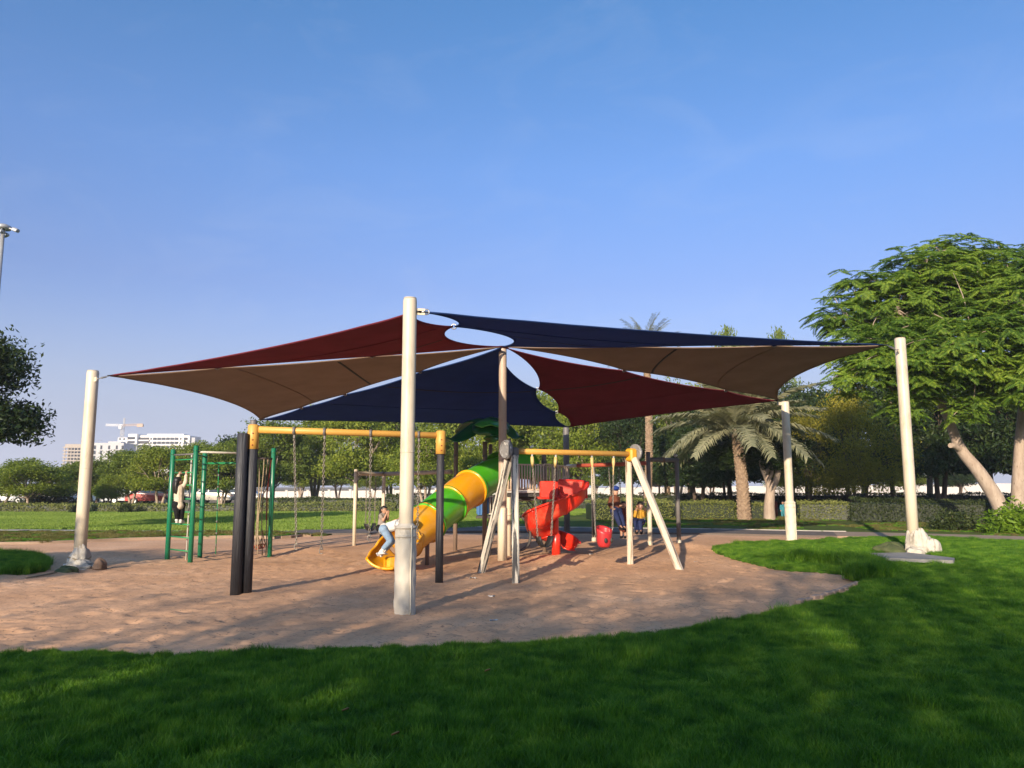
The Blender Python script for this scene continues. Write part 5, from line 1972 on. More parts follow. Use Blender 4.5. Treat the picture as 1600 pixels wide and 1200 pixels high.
# ------------------------------------------------------------------ trees
def leaf_quads(C_, size, asp, rg, up=.35):
    n = len(C_)
    nrm = rg.normal(size=(n, 3))
    nrm[:, 2] = np.abs(nrm[:, 2]) + up
    nrm /= np.linalg.norm(nrm, axis=1, keepdims=True)
    t = rg.normal(size=(n, 3))
    t -= nrm * (t * nrm).sum(1, keepdims=True)
    t /= np.linalg.norm(t, axis=1, keepdims=True)
    bb = np.cross(nrm, t)
    s = size[:, None]
    V = np.empty((n, 4, 3))
    V[:, 0] = C_ - t * s
    V[:, 1] = C_ + bb * s * asp - nrm * s * .12
    V[:, 2] = C_ + t * s
    V[:, 3] = C_ - bb * s * asp - nrm * s * .12
    return V.reshape(-1, 3)


def quads(n):
    b = np.arange(n) * 4
    return np.stack([b, b + 1, b + 2, b + 3], 1)


def branch_tube(mb, pts, r0, r1, n=7):
    pts = smooth_line(pts, 4)
    mb.tube(pts, list(np.linspace(r0, r1, len(pts))), n)


def tree_model(seed, H, rad, z0, n_leaf, leaf, m_leaf, m_bark, trunks=1, fork=1.2, lean=.0, shape='broad', tr=.16, clusters=190, hang_=0.0, thin=None):
    """a tree of height H with a crown starting at z0; returns the trunk and crown meshes"""
    rg = np.random.default_rng(seed)
    rr = random.Random(seed)
    lobes = []
    nl = rr.randint(9, 13)
    hc = H - z0
    for i in range(nl):
        a = 2 * math.pi * i / nl + rr.uniform(-.4, .4)
        t = rr.uniform(0.0, 1) if i > 2 else .9
        rxy = rad * (.66 * math.sqrt(max(0, 1 - (t * .95) ** 2)) + .05) * rr.uniform(.7, 1.08)
        z = z0 + hc * (.15 + .65 * t)
        r = rad * rr.uniform(.34, .5)
        lobes.append((np.array([rxy * math.cos(a), rxy * math.sin(a), z]), np.array([r, r, min(r, hc * .3) * rr.uniform(.75, 1)])))
    for i in range(6):
        a = 2 * math.pi * i / 6 + rr.uniform(-.3, .3)
        r = rad * rr.uniform(.26, .36)
        lobes.append((np.array([rad * .62 * math.cos(a), rad * .62 * math.sin(a), z0 + hc * rr.uniform(.04, .16)]), np.array([r, r, r * .6])))
    lobes.append((np.array([0, 0, z0 + hc * .5]), np.array([rad * .5, rad * .5, hc * .36])))
    cl = []
    for k in range(clusters):
        c, r = lobes[k % len(lobes)]
        d = rg.normal(size=3)
        d /= np.linalg.norm(d)
        d[2] = d[2] * .8 + .12
        cl.append(c + d * r * rg.uniform(.5, 1.05))
    cl = np.array(cl)
    idx = rg.integers(0, len(cl), n_leaf)
    cs = rad * rg.uniform(.08, .17, len(cl))
    off = np.clip(rg.normal(size=(n_leaf, 3)), -1.7, 1.7) * cs[idx][:, None] * np.array([1, 1, .62])
    Pn = cl[idx] + off
    if hang_:
        Pn[:, 2] -= hang_ * np.abs(rg.normal(size=n_leaf)) * (np.hypot(Pn[:, 0], Pn[:, 1]) / rad)
    Pn[:, 2] = np.where(Pn[:, 2] < z0 * .86, z0 * (.86 + .35 * rg.random(n_leaf) ** 2), Pn[:, 2])
    if thin is not None:
        keep = (Pn[:, 2] < thin) | (rg.random(n_leaf) < .22)
        Pn = Pn[keep]
        n_leaf = len(Pn)
    crown = fast_mesh('crown', leaf_quads(Pn, leaf * rg.uniform(.6, 1.25, n_leaf), .42, rg), quads(n_leaf))
    crown.materials.append(m_leaf)
    mb = MB()
    for k in range(trunks):
        a = 2 * math.pi * k / max(1, trunks) + rr.uniform(-.4, .4)
        sp = .12 * (trunks > 1)
        base = Vector((math.cos(a) * sp, math.sin(a) * sp, -.15))
        out = .55 * (trunks > 1)
        top = Vector((math.cos(a) * out + lean + rr.uniform(-.12, .12), math.sin(a) * out + rr.uniform(-.12, .12), fork * rr.uniform(.9, 1.15)))
        midp = base.lerp(top, .5) + Vector((rr.uniform(-.09, .09), rr.uniform(-.09, .09), 0))
        pts = smooth_line([base, midp, top], 5)
        mb.tube(pts, [tr * (1.35 if i == 0 else 1.1 if i == 1 else 1.0 - .02 * i) for i in range(len(pts))], 10)
        for j, (c, r) in enumerate(lobes):
            if j % trunks != k: continue
            e = Vector(c)
            m1 = top.lerp(e, .45) + Vector((rr.uniform(-.2, .2), rr.uniform(-.2, .2), rr.uniform(.0, .25)))
            branch_tube(mb, [top - Vector((0, 0, .05)), m1, e], tr * .55, .02)
            for _ in range(3):
                q = cl[rr.randrange(len(cl))]
                cand = [Vector(p) for p in cl[j::len(lobes)]]
                q = cand[rr.randrange(len(cand))]
                branch_tube(mb, [m1.lerp(e, .3), m1.lerp(q, .6) + Vector((0, 0, .08)), q], tr * .2, .008, 5)
    trunk = mb.mesh('trunk')
    trunk.materials.append(m_bark)
    return trunk, crown


def place_tree(model, px_, py_base, Y, top_y, width_px, label, name='park_tree', group=None, rot=None, H=8.0, Wd=8.0, tint=None, z=0):
    x = (px_ - 800) / FPX * Y * 1.0
    x = at(px_, 765, Y).x
    tz = at(px_, top_y, Y).z
    sw_, sh_ = width_px / FPX * Y / Wd, tz / H
    t = thing(name, (x, Y, z), label, 'tree', group)
    r_ = rot if rot is not None else random.uniform(0, 6.28)
    inst('trunk', model[0], t, (x, Y, z), (0, 0, r_), (sw_, sw_, sh_))
    inst('crown', model[1], t, (x, Y, z), (0, 0, r_), (sw_, sw_, sh_))
    return t


MD = {}
for k in range(3):
    MD['mid%d' % k] = tree_model(20 + k, 8, 4, 2.7, 21000, .16, LEAF['mid'], MT['bark_pale'], trunks=(2, 1, 3)[k], fork=(1.9, 2.2, 2.2)[k], tr=.15)
for k in range(3):
    MD['bright%d' % k] = tree_model(40 + k, 8, 4, 2.7, 21000, .155, LEAF['bright'], MT['bark_pale'], trunks=(1, 3, 2)[k], fork=2.1, tr=.16)
for k in range(3):
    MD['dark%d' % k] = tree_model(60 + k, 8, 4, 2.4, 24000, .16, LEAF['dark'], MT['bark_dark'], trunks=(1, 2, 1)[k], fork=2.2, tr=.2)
MD['olive0'] = tree_model(80, 8, 4, 1.6, 20000, .1, LEAF['olive'], MT['bark_dark'], 2, 1.9, clusters=200)
MD['olive1'] = tree_model(81, 8, 4, 1.8, 18000, .1, LEAF['olive'], MT['bark_dark'], 1, 1.9, clusters=190)
MD['sparse'] = tree_model(90, 8, 3, 2.0, 7000, .14, LEAF['mid'], MT['bark_dark'], 2, 3.0, clusters=90)

GF, GC, GD = 'trees behind the playing field', 'green trees behind the swings', 'dark trees in front of the white wall'
TREES = [
    # model, px, Y, top, width, label
    ('mid0', 5, 64, 726, 100, 'hazy round tree at the edge of the view behind the field', GF),
    ('bright0', 46, 49, 716, 105, 'green tree with a pale forked trunk in front of the low hedge', GF),
    ('mid1', 108, 59, 728, 90, 'low leafy tree between the pale forked trunk and the canvas wrapped pole', GF),
    ('mid2', 148, 62, 717, 88, 'darker tree just beside the canvas wrapped pole, below the grey tower block', GF),
    ('bright1', 172, 56, 742, 46, 'small thin tree with pale splayed stems at the field edge', GF),
    ('mid0', 206, 60, 704, 100, 'tree below the tower crane, hiding the foot of the white apartment block', GF),
    ('bright2', 252, 56, 697, 104, 'yellow green tree behind the climbing child', GF),
    ('mid1', 302, 58, 692, 90, 'tree rising behind the green ladder posts', GF),
    ('mid2', 346, 55, 690, 96, 'tree behind the hanging rope of the climbing frame', GF),
    ('dark1', 385, 62, 674, 90, 'dark crowned tree behind the twin black swing posts', GC),
    ('mid0', 428, 60, 660, 110, 'tree behind the climbing ropes, left of the first swing chain', GC),
    ('bright1', 492, 66, 636, 120, 'tall tree behind the two seatless chains', GC),
    ('bright2', 556, 60, 640, 120, 'bright yellow green tree behind the cream post of the far swing', GC),
    ('mid2', 610, 66, 628, 110, 'tree behind the girl on the far swing', GC),
    ('bright1', 664, 52, 668, 104, 'tree with a pale many stemmed trunk behind the tube slide', GC),
    ('mid1', 716, 64, 620, 120, 'tree behind the leaf roof of the tower', GC),
    ('bright0', 776, 60, 630, 120, 'yellow green tree behind the central taupe pole', GC),
    ('bright2', 838, 62, 612, 120, 'yellow green tree above the tower railing', GC),
    ('bright1', 900, 58, 622, 116, 'bright tree above the red beam of the rear swing', GC),
    ('mid0', 955, 62, 600, 120, 'deep green tree behind the yellow bracket of the white timber swing', GC),
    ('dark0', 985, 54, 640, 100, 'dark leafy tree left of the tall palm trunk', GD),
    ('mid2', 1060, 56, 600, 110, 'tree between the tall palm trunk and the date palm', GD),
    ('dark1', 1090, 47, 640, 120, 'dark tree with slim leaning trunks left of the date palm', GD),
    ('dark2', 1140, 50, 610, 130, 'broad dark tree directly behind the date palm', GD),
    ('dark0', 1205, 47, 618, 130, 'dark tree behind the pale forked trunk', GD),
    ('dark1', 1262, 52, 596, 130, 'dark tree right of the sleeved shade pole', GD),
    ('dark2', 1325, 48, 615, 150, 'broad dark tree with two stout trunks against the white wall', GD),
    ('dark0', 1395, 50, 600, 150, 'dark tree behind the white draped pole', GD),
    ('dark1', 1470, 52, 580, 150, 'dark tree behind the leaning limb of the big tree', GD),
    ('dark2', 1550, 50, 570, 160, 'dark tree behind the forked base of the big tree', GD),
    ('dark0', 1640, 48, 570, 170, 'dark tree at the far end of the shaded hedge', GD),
    ('olive0', 1345, 41, 600, 130, 'olive yellow feathery tree with brightened leaves below the big tree', GD),
    ('olive1', 1262, 44, 640, 100, 'olive yellow tree behind the palm fronds and the sleeved pole', GD),
    ('sparse', 1135, 58, 506, 80, 'tall thin crowned tree showing above the navy sail', 'thin crowned trees above the sails'),
    ('sparse', 1240, 56, 508, 74, 'thin crowned tree above the brown tan sail next to the big tree', 'thin crowned trees above the sails'),
]
GW = 'small trees along the white wall'
TREES += [
    ('bright1', 470, 92, 712, 64, 'small far tree by the white wall, seen between the first two chains', GW), ('mid2', 528, 96, 705, 70, 'small far tree by the white wall, between the chains and the cream post', GW),
    ('mid0', 582, 94, 715, 60, 'small far tree by the white wall just behind the girl', GW), ('dark1', 690, 96, 706, 66, 'small far tree by the white wall behind the yellow bracketed black post', GW),
    ('mid1', 742, 92, 700, 64, 'small far tree by the white wall under the leaf roof', GW), ('bright0', 860, 95, 700, 64, 'small far tree by the white wall above the spiral slide', GW),
    ('mid2', 928, 93, 706, 64, 'small far tree by the white wall behind the red bucket swing chains', GW), ('dark2', 1030, 90, 700, 60, 'small dark far tree by the white wall between the slate posts', GW),
    ('dark1', 1112, 92, 708, 64, 'small dark far tree by the white wall just left of the date palm', GW), ('mid0', 1232, 95, 712, 60, 'small far tree by the white wall behind the sleeved shade pole', GW),
    ('dark2', 1295, 90, 704, 66, 'small dark far tree by the white wall right of the sleeved pole', GW), ('mid1', 1418, 92, 708, 66, 'small far tree by the white wall behind the white draped pole', GW),
    ('dark1', 1500, 90, 700, 70, 'small dark far tree by the white wall under the leaning limb', GW)]
for i, (md, px_, Y_, ty, wp, lab, gr) in enumerate(TREES):
    Wd = 6.4 if md == 'sparse' else 8.0
    place_tree(MD[md], px_, 0, Y_, ty, wp * 1.12, lab, 'park_tree', gr, rot=i * 1.7, Wd=Wd)

# dark low bushes at the edge of the view
rgb = np.random.default_rng(4)


def bush(name, loc, r, n, leaf, m_leaf, label, cat, seed, stems=True, group=None):
    rg = np.random.default_rng(seed)
    d = rg.normal(size=(n, 3))
    d /= np.linalg.norm(d, axis=1, keepdims=True)
    d[:, 2] = np.abs(d[:, 2])
    k = rg.uniform(.55, 1.05, n) * (1 + .3 * np.sin(d[:, 0] * 5 + seed) * np.sin(d[:, 1] * 6 + 1))
    Pn = d * k[:, None] * np.array(r)
    me_ = fast_mesh('foliage', leaf_quads(Pn, leaf * rg.uniform(.6, 1.3, n), .4, rg), quads(n))
    me_.materials.append(m_leaf)
    t = thing(name, loc, label, cat, group)
    inst('foliage', me_, t, loc)
    mb = MB()
    for k in range(6):
        a = k * 1.05
        mb.tube([Vector((0, 0, -.1)), Vector((math.cos(a) * r[0] * .3, math.sin(a) * r[1] * .3, r[2] * .4)), Vector((math.cos(a) * r[0] * .6, math.sin(a) * r[1] * .6, r[2] * .75))], [.03, .02, .008], 6)
    me2 = mb.mesh('stem'); me2.materials.append(MT['bark_dark'])
    inst('stem', me2, t, loc)
    return t


p = G(12, 801)
bush('bush', (p.x, p.y + 4, 0), (2.0, 1.2, 1.7), 5000, .09, LEAF['dark'], 'dark clipped bush at the edge of the view behind the field', 'bush', 3)
p = G(196, 803)
bush('bush', (p.x, p.y, 0), (.45, .4, .62), 1800, .06, LEAF['hedge_dark'], 'small dark bush on the field edge left of the climbing frame', 'bush', 5)
p = G(118, 803)
bush('bush', (p.x, p.y, 0), (.4, .4, .55), 1500, .06, LEAF['hedge_dark'], 'small dark bush partly behind the canvas wrapped pole', 'bush', 6)
p = G(1590, 836)
bush('shrub', (p.x, p.y, 0), (1.0, .8, .95), 3800, .085, LEAF['shrub'], 'bright lime green shrub below the big tree', 'shrub', 8)
p = G(1552, 834)
bush('shrub', (p.x - .5, p.y + 1.5, 0), (.9, .9, .75), 2600, .07, LEAF['hedge_dark'], 'dark shrub beside the lime green one', 'shrub', 9)


# ------------------------------------------------------------------ hedges
def hedge(pa_, pb_, depth, h, m_leaf, label, seed, n_per=900, leaf=.045, core='bin_green'):
    a, b_ = Vector(pa_), Vector(pb_)
    L = (b_ - a).length
    u = (b_ - a).normalized()
    v = Vector((-u.y, u.x, 0))
    rg = np.random.default_rng(seed)
    n = int(L * n_per)
    s, w, z = rg.uniform(0, L, n), rg.uniform(-1, 1, n) * depth / 2, rg.uniform(0.03, 1, n) * h
    face = rg.random(n)
    w = np.where(face < .55, -depth / 2, w)
    z = np.where(face >= .55, h, z)
    e = .12 * vnoise(s * 1.3, z * 2 + 9, seed) + .05 * rg.normal(size=n) + .24 * vnoise(s * .45, z * .5 + 4, seed + 1)
    w = np.where(face < .55, w - e, w)
    z = np.where(face >= .55, z + e, z)
    Pn = np.outer(s, np.array(u)) + np.outer(w, np.array(v)) + np.outer(z, np.array([0, 0, 1.0]))
    me_ = fast_mesh('foliage', leaf_quads(Pn, leaf * rg.uniform(.6, 1.4, n), .42, rg, .1), quads(n))
    me_.materials.append(m_leaf)
    t = thing('hedge', a, label, 'hedge', 'clipped hedges round the playground')
    tag(inst('foliage', me_, t, a), kind='stuff')
    mb = MB()
    c = (a + b_) / 2
    mb.box((c.x, c.y, h * .47), (L - .12, depth - .16, h * .9), Matrix.Rotation(math.atan2(u.y, u.x), 3, 'Z'), .05)
    obj('twig_core', mb, MT['bin_green'], t)
    return t


GH = lambda px_, py_: G(px_, py_)
hedge(GH(918, 813), GH(1046, 812), 1.2, .86, LEAF['hedge'], 'lit clipped hedge behind the rear swing', 21)
hedge(GH(1060, 812), GH(1146, 812), 1.2, .86, LEAF['hedge'], 'lit clipped hedge left of the date palm trunk', 22)
hedge(GH(1166, 812), GH(1200, 812), 1.2, .8, LEAF['hedge'], 'short lit hedge between the date palm and the forked trunk', 23)
hedge(GH(1246, 813), GH(1330, 814), 1.3, .88, LEAF['hedge'], 'lit clipped hedge right of the sleeved shade pole', 24)
hedge(GH(1332, 815), GH(1570, 821), 1.3, .95, LEAF['hedge_dark'], 'shaded dark hedge behind the white draped pole', 25)  # shade on this stretch is put into darker leaf colours
hedge(GH(806, 813), GH(838, 813), 1.2, .9, LEAF['hedge'], 'short hedge seen under the tower platform', 26)
hedge(G(-330, 802), G(620, 801), 1.4, .52, LEAF['hedge'], 'long low dry hedge along the far side of the field', 27, 420, .06)
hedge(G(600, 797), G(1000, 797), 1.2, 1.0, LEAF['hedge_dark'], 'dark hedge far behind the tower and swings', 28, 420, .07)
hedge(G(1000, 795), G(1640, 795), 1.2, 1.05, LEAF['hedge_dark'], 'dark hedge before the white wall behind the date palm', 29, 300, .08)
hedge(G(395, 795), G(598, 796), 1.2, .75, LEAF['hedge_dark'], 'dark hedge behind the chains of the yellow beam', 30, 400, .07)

for (px_, py_), lab in zip(((1053, 811), (1184, 811)), ('dark green box bin in the hedge gap behind the rear swing', 'dark green box bin between the date palm and forked trunk')):
    q = G(px_, py_)
    t = thing('litter_bin', q, lab, 'bin', 'dark green bins among the hedges')
    mb = MB(); mb.box((q.x, q.y, .42), (.42, .4, .84), None, .03)
    obj('body', mb, MT['bin_green'], t)
    mb = MB(); mb.box((q.x, q.y, .87), (.47, .45, .06), None, .02)
    obj('lid', mb, MT['bin_green'], t)
    mb = MB(); mb.box((q.x, q.y - .2, .7), (.3, .02, .12), None, .005)
    obj('slot', mb, MT['rubber'], t)
q = G(1213, 808)
t = thing('litter_bin', q, 'dull red bin in the hedge gap beside the teal clad child', 'bin')
mb = MB(); mb.box((q.x, q.y + .4, .42), (.36, .36, .8), None, .03)
obj('body', mb, MT['cloth_maroon'], t)
mb = MB(); mb.box((q.x, q.y + .4, .85), (.42, .42, .06), None, .02)
obj('lid', mb, MT['rubber'], t)

# ------------------------------------------------------------------ white boundary wall
wallA, wallB = Vector((-40, 116, -1.4)), Vector((96, 110, .1))
bw = thing('boundary_wall', wallA, 'long white boundary wall seen between the tree trunks', 'wall')
u = (wallB - wallA).normalized()
LW = (wallB - wallA).length
mbp = MB(); mbp.box((0, 0, 1.1), (2.9, .2, 2.2), None, .0)
panel = mbp.mesh('wall_panel'); panel.materials.append(MT['wall_white'])
mbp = MB(); mbp.box((0, 0, 1.15), (.36, .34, 2.35), None, .03); mbp.box((0, 0, 2.36), (.46, .44, .08), None, .02)
pier = mbp.mesh('pier'); pier.materials.append(MT['wall_white'])
ang = math.atan2(u.y, u.x)
for k in range(int(LW / 3.2)):
    p = wallA + u * (k * 3.2)
    inst('pier', pier, bw, p, (0, 0, ang))
    inst('wall_panel', panel, bw, p + u * 1.6, (0, 0, ang))


# ------------------------------------------------------------------ palms
def frond_mesh(seed, L=2.6, droop=1.0, n=46, lw=.36, m_=None, wk=1.0):
    rr = random.Random(seed)
    pts = []
    for i in range(15):
        t = i / 14
        pts.append(Vector((L * (t * .96), 0, L * (.34 * t - .52 * droop * t * t))))
    mb = MB()
    mb.tube(pts, [.03 * (1 - .8 * i / 14) for i in range(15)], 5)
    nb = len(mb.f)
    V_, F_ = [], []
    for k in range(n):
        t = .14 + .86 * k / (n - 1)
        f = t * 14
        i = min(int(f), 13)
        p = pts[i].lerp(pts[i + 1], f - i)
        d = (pts[i + 1] - pts[i]).normalized()
        for s in (-1, 1):
            l = lw * L * .5 * (1 - .55 * abs(t - .42) / .58) * rr.uniform(.8, 1.15)
            if t < .3: l *= .55 + t * 1.5
            side = Vector((0, s, 0))
            a = rr.uniform(.55, .9)
            dirv = (d * a + side * (1.15 - .4 * t) + Vector((0, 0, rr.uniform(.15, .5) - .3 * droop * t))).normalized()
            q1 = p + dirv * l * .55
            q2 = p + dirv * l + Vector((0, 0, -.18 * l * (1 + droop)))
            w = d * .022 * wk * L / 2.6
            b0 = len(V_)
            V_ += [p - w * .6, p + w * .6, q1 + w, q1 - w, q2]
            F_ += [(b0, b0 + 1, b0 + 2, b0 + 3), (b0 + 3, b0 + 2, b0 + 4)]
    mb.add(V_, F_)
    me_ = mb.mesh('frond')
    me_.materials.append(m_ or LEAF['palm'])
    return me_


FR = [frond_mesh(k, 2.6, .35 + .17 * k, 74, .44, None, 1.25) for k in range(5)]
FR_FAR = [frond_mesh(50 + k, 2.6, .7 + .3 * k, 26, .4, LEAF['palm_far']) for k in range(3)]


def palm(loc, top, fr, n, L, r0, r1, label, seed, boots=True, group=None, elev=(-.35, 1.25), skirt=0):
    rr = random.Random(seed)
    loc, top = Vector(loc), Vector(top)
    t = thing('palm_tree', loc, label, 'palm tree', group)
    Ht = (top - loc).length
    mb = MB()
    midp = loc.lerp(top, .5) + Vector((.06, 0, 0)) * (Ht / 4)
    line = smooth_line([loc - Vector((0, 0, .15)), midp, top], 12)
    mb.tube(line, list(np.linspace(r0, r1, len(line))), 16)
    if boots:
        rows = int(Ht / .105)
        for j in range(rows):
            s = j / rows
            f = s * (len(line) - 1)
            i = min(int(f), len(line) - 2)
            c = line[i].lerp(line[i + 1], f - i)
            r = r0 + (r1 - r0) * s
            nb = 9
            for k in range(nb):
                a = 2 * math.pi * (k + .5 * (j % 2)) / nb + rr.uniform(-.12, .12)
                o_ = Vector((math.cos(a), math.sin(a), 0))
                tt = Vector((-math.sin(a), math.cos(a), 0))
                w_ = r * .36
                h_ = .11 * rr.uniform(.8, 1.3)
                q = c + o_ * (r - .01)
                out = .035 + rr.uniform(0, .03)
                mb.add([q - tt * w_, q + tt * w_, q + tt * w_ * .8 + o_ * out + Vector((0, 0, h_)), q - tt * w_ * .8 + o_ * out + Vector((0, 0, h_)),
                        q + tt * w_ * .8 + Vector((0, 0, h_ * 1.1)), q - tt * w_ * .8 + Vector((0, 0, h_ * 1.1))],
                       [(0, 1, 2, 3), (3, 2, 4, 5), (1, 4, 2), (0, 3, 5)])
    o = obj('trunk', mb, MT['palm_bark'], t)
    mb = MB()
    mb.ell(top + Vector((0, 0, .1)), (r1 * 1.35, r1 * 1.35, .42), None, 14, 8, .1, seed)
    obj('crown_shaft', mb, MT['palm_bark'], t)
    for k in range(n):
        a = k * 2.399 + rr.uniform(-.15, .15)
        s = k / n
        el = elev[1] + (elev[0] - elev[1]) * (s ** .8) + rr.uniform(-.1, .1)
        me_ = fr[min(len(fr) - 1, int(s * len(fr) + rr.uniform(-.6, .6)) if s > 0 else 0)] if len(fr) > 1 else fr[0]
        sc_ = L / 2.6 * rr.uniform(.85, 1.1)
        inst('frond', me_, t, top + Vector((math.cos(a) * r1 * .6, math.sin(a) * r1 * .6, .18 + .25 * (1 - s))), (rr.uniform(-.25, .25), -el, a), (sc_, sc_, sc_))
    return t


yP = 36.5
bp = at(1163, 809, yP); bp.z = 0
tp_ = at(1151, 684, yP)
palm(bp, tp_, FR, 58, 4.1, .30, .2, 'date palm with a thick scaly trunk and pale arching fronds', 5, elev=(-.22, 1.4))
yP = 42
bp = at(1011, 800, yP); bp.z = 0
tp_ = at(1010, 557, yP)
palm(bp, tp_, FR_FAR, 40, 2.1, .2, .16, 'tall slim palm whose crown shows above the navy sail', 6, True, elev=(-.3, 1.2))
for (px_, Y_, ty, L, lab, sd_) in ((1042, 56, 742, 2.4, 'small distant palm between the slate posts of the rear swing', 11), (1452, 58, 738, 2.8, 'low pale palm behind the white draped pole', 12),
                              (985, 60, 750, 2.0, 'low palm far behind the slanted white swing leg', 13), (1350, 60, 752, 2.2, 'low pale palm in front of the white wall, left of the white draped pole', 14),
                              (1078, 60, 752, 2.0, 'low distant palm left of the date palm trunk', 15)):
    b_ = at(px_, 790, Y_); b_.z = 0
    palm(b_, at(px_, ty, Y_), FR_FAR, 20, L, .22, .2, lab, sd_, False, 'low distant palms before the white wall')

# pale forked trunk right of the date palm
q = G(1201, 810)
q.y = 36.8; q.x = at(1202, 800, q.y).x
ft = thing('park_tree', (q.x, q.y, 0), 'pale forked tree trunk beside the date palm with cut limbs under a dark crown', 'tree', GD)
mb = MB()
A3 = lambda px_, py_, dy=0: at(px_, py_, 36.8 + dy)
b_ = Vector((q.x, q.y, -.1))
mb.tube(smooth_line([b_, A3(1202, 790), A3(1204, 765)], 5), list(np.linspace(.3, .21, 11)), 10)
branch_tube(mb, [A3(1204, 768), A3(1199, 748, .1), A3(1192, 733, .2), A3(1188, 716, .3)], .19, .1, 8)
branch_tube(mb, [A3(1204, 766), A3(1212, 752, -.1), A3(1216, 735), A3(1216, 712, .2)], .17, .1, 8)
branch_tube(mb, [A3(1196, 742, .1), A3(1201, 732), A3(1203, 722)], .12, .07, 8)
branch_tube(mb, [A3(1200, 750, .1), A3(1206, 740), A3(1205, 726)], .1, .06, 8)
obj('trunk', mb, MT['bark_pale'], ft)
me_ = MD['dark1'][1]
inst('crown', me_, ft, (q.x, q.y + 1.2, 1.5), (0, 0, .7), (.62, .62, .42))

# ------------------------------------------------------------------ big poinciana tree
YB_ = 27.5
Bg = lambda px_, py_, dy=0.0: at(px_, py_, YB_ + dy)
base = Bg(1572, 830); base.z = 0
bt = thing('flame_tree', base, 'big spreading tree with feathery bright green leaves and pale leaning limbs', 'tree')
mb = MB()
limbs = [
    ([Vector((base.x, base.y, -.15)), Bg(1562, 790), Bg(1530, 738, .2), Bg(1500, 700, .3), Bg(1480, 650, .2), Bg(1462, 622, 0)], .3, .11),
    ([Vector((base.x + .15, base.y + .1, -.15)), Bg(1590, 790, .1), Bg(1592, 740, .2), Bg(1594, 690, .2), Bg(1600, 620, .3)], .29, .14),
    ([Vector((base.x + .3, base.y + .1, -.1)), Bg(1612, 770, .3), Bg(1640, 700, .6), Bg(1680, 620, .8)], .3, .14),
    ([Bg(1503, 704, .3), Bg(1492, 697, .1), Bg(1485, 696, -.05)], .12, .09),
]
for pts, r0, r1 in limbs:
    branch_tube(mb, pts, r0, r1, 12)
obj('trunk', mb, MT['bark_pale'], bt)
# crown volume: lobes
rb = random.Random(12)
rgn = np.random.default_rng(12)
lobes = [((1328, 592), .9, -1.2), ((1405, 640), .7, -1.2), ((1510, 640), .7, -1.4), ((1350, 550), 1.7, -.5), ((1318, 500), 1.2, .3), ((1345, 455), 1.1, .5), ((1425, 425), 1.3, .2), ((1490, 405), 1.3, .3), ((1400, 480), 1.9, 0), ((1385, 560), 1.6, -1.6), ((1450, 560), 2.0, -1.8), ((1470, 450), 2.0, .2), ((1530, 540), 2.3, -1.8), ((1545, 432), 1.8, .2),
         ((1600, 480), 2.4, -1.2), ((1620, 432), 1.9, .6), ((1700, 470), 2.6, 0), ((1680, 560), 2.4, -1.5), ((1610, 590), 1.9, -2.2), ((1440, 610), 1.1, -1.2), ((1560, 590), 1.6, -.5), ((1500, 480), 2.2, 1.5), ((1760, 540), 2.2, .5), ((1420, 530), 2.0, 1.6)]
tips = []
for (c_, r_, dy) in lobes:
    c = Bg(c_[0], c_[1], dy)
    nn = int(54 * r_ * r_ / 1.6)
    for _ in range(nn):
        d = Vector(rgn.normal(size=3)).normalized()
        d.z = d.z * .9 + .1
        q = rb.uniform(.45, 1.0)
        tips.append((c + Vector((d.x * r_ * q, d.y * r_ * q, d.z * r_ * .72 * q)), d))
mb = MB()
ends = [Bg(1462, 622), Bg(1600, 620, .3), Bg(1680, 620, .8), Bg(1480, 650, .2)]
for (c_, r_, dy) in lobes:
    c = Bg(c_[0], c_[1], dy)
    e = min(ends, key=lambda p: (p - c).length)
    m1 = e.lerp(c, .5) + Vector((rb.uniform(-.3, .3), rb.uniform(-.3, .3), rb.uniform(0, .3)))
    branch_tube(mb, [e, m1, c], .11, .035, 8)
    tips += [(c + Vector((rb.uniform(-1, 1) * r_, rb.uniform(-1, .4) * r_, rb.uniform(.5, .9) * r_ * .8)), Vector((rb.uniform(-.5, .5), -.3, .8)).normalized()) for _ in range(3)]
    near = [t for t in tips if (t[0] - c).length < r_ * 1.2]
    for _ in range(12):
        q = rb.choice(near)[0]
        branch_tube(mb, [m1.lerp(c, rb.uniform(.5, 1)), c.lerp(q, .5) + Vector((0, 0, .12)), q], .028, .008, 5)
obj('branches', mb, MT['bark_pale'], bt).name = 'branch'


def pinnate_leaf(seed, L=.48, n=10):
    """one feathery leaf: a rachis with paired pinnae that droop at the tip"""
    rr = random.Random(seed)
    V_, F_ = [], []
    pts = [Vector((L * t, 0, L * (.14 * t - .2 * t * t))) for t in np.linspace(0, 1, 8)]
    for i in range(7):
        b0 = len(V_)
        V_ += [pts[i] + Vector((0, .004, 0)), pts[i] - Vector((0, .004, 0)), pts[i + 1] - Vector((0, .003, 0)), pts[i + 1] + Vector((0, .003, 0))]
        F_.append((b0, b0 + 1, b0 + 2, b0 + 3))
    for k in range(n):
        t = .12 + .88 * k / (n - 1)
        f = t * 7
        i = min(int(f), 6)
        p = pts[i].lerp(pts[i + 1], f - i)
        for s in (-1, 1):
            l = .145 * (1 - .5 * abs(t - .45) / .55) * rr.uniform(.85, 1.15)
            d = Vector((.42, s * 1.0, -.05 - rr.uniform(0, .2))).normalized()
            w = Vector((.028, 0, 0))
            b0 = len(V_)
            q = p + d * l * .5
            e = p + d * l - Vector((0, 0, .025))
            V_ += [p, q + w, e, q - w]
            F_.append((b0, b0 + 1, b0 + 2, b0 + 3))
    return V_, F_


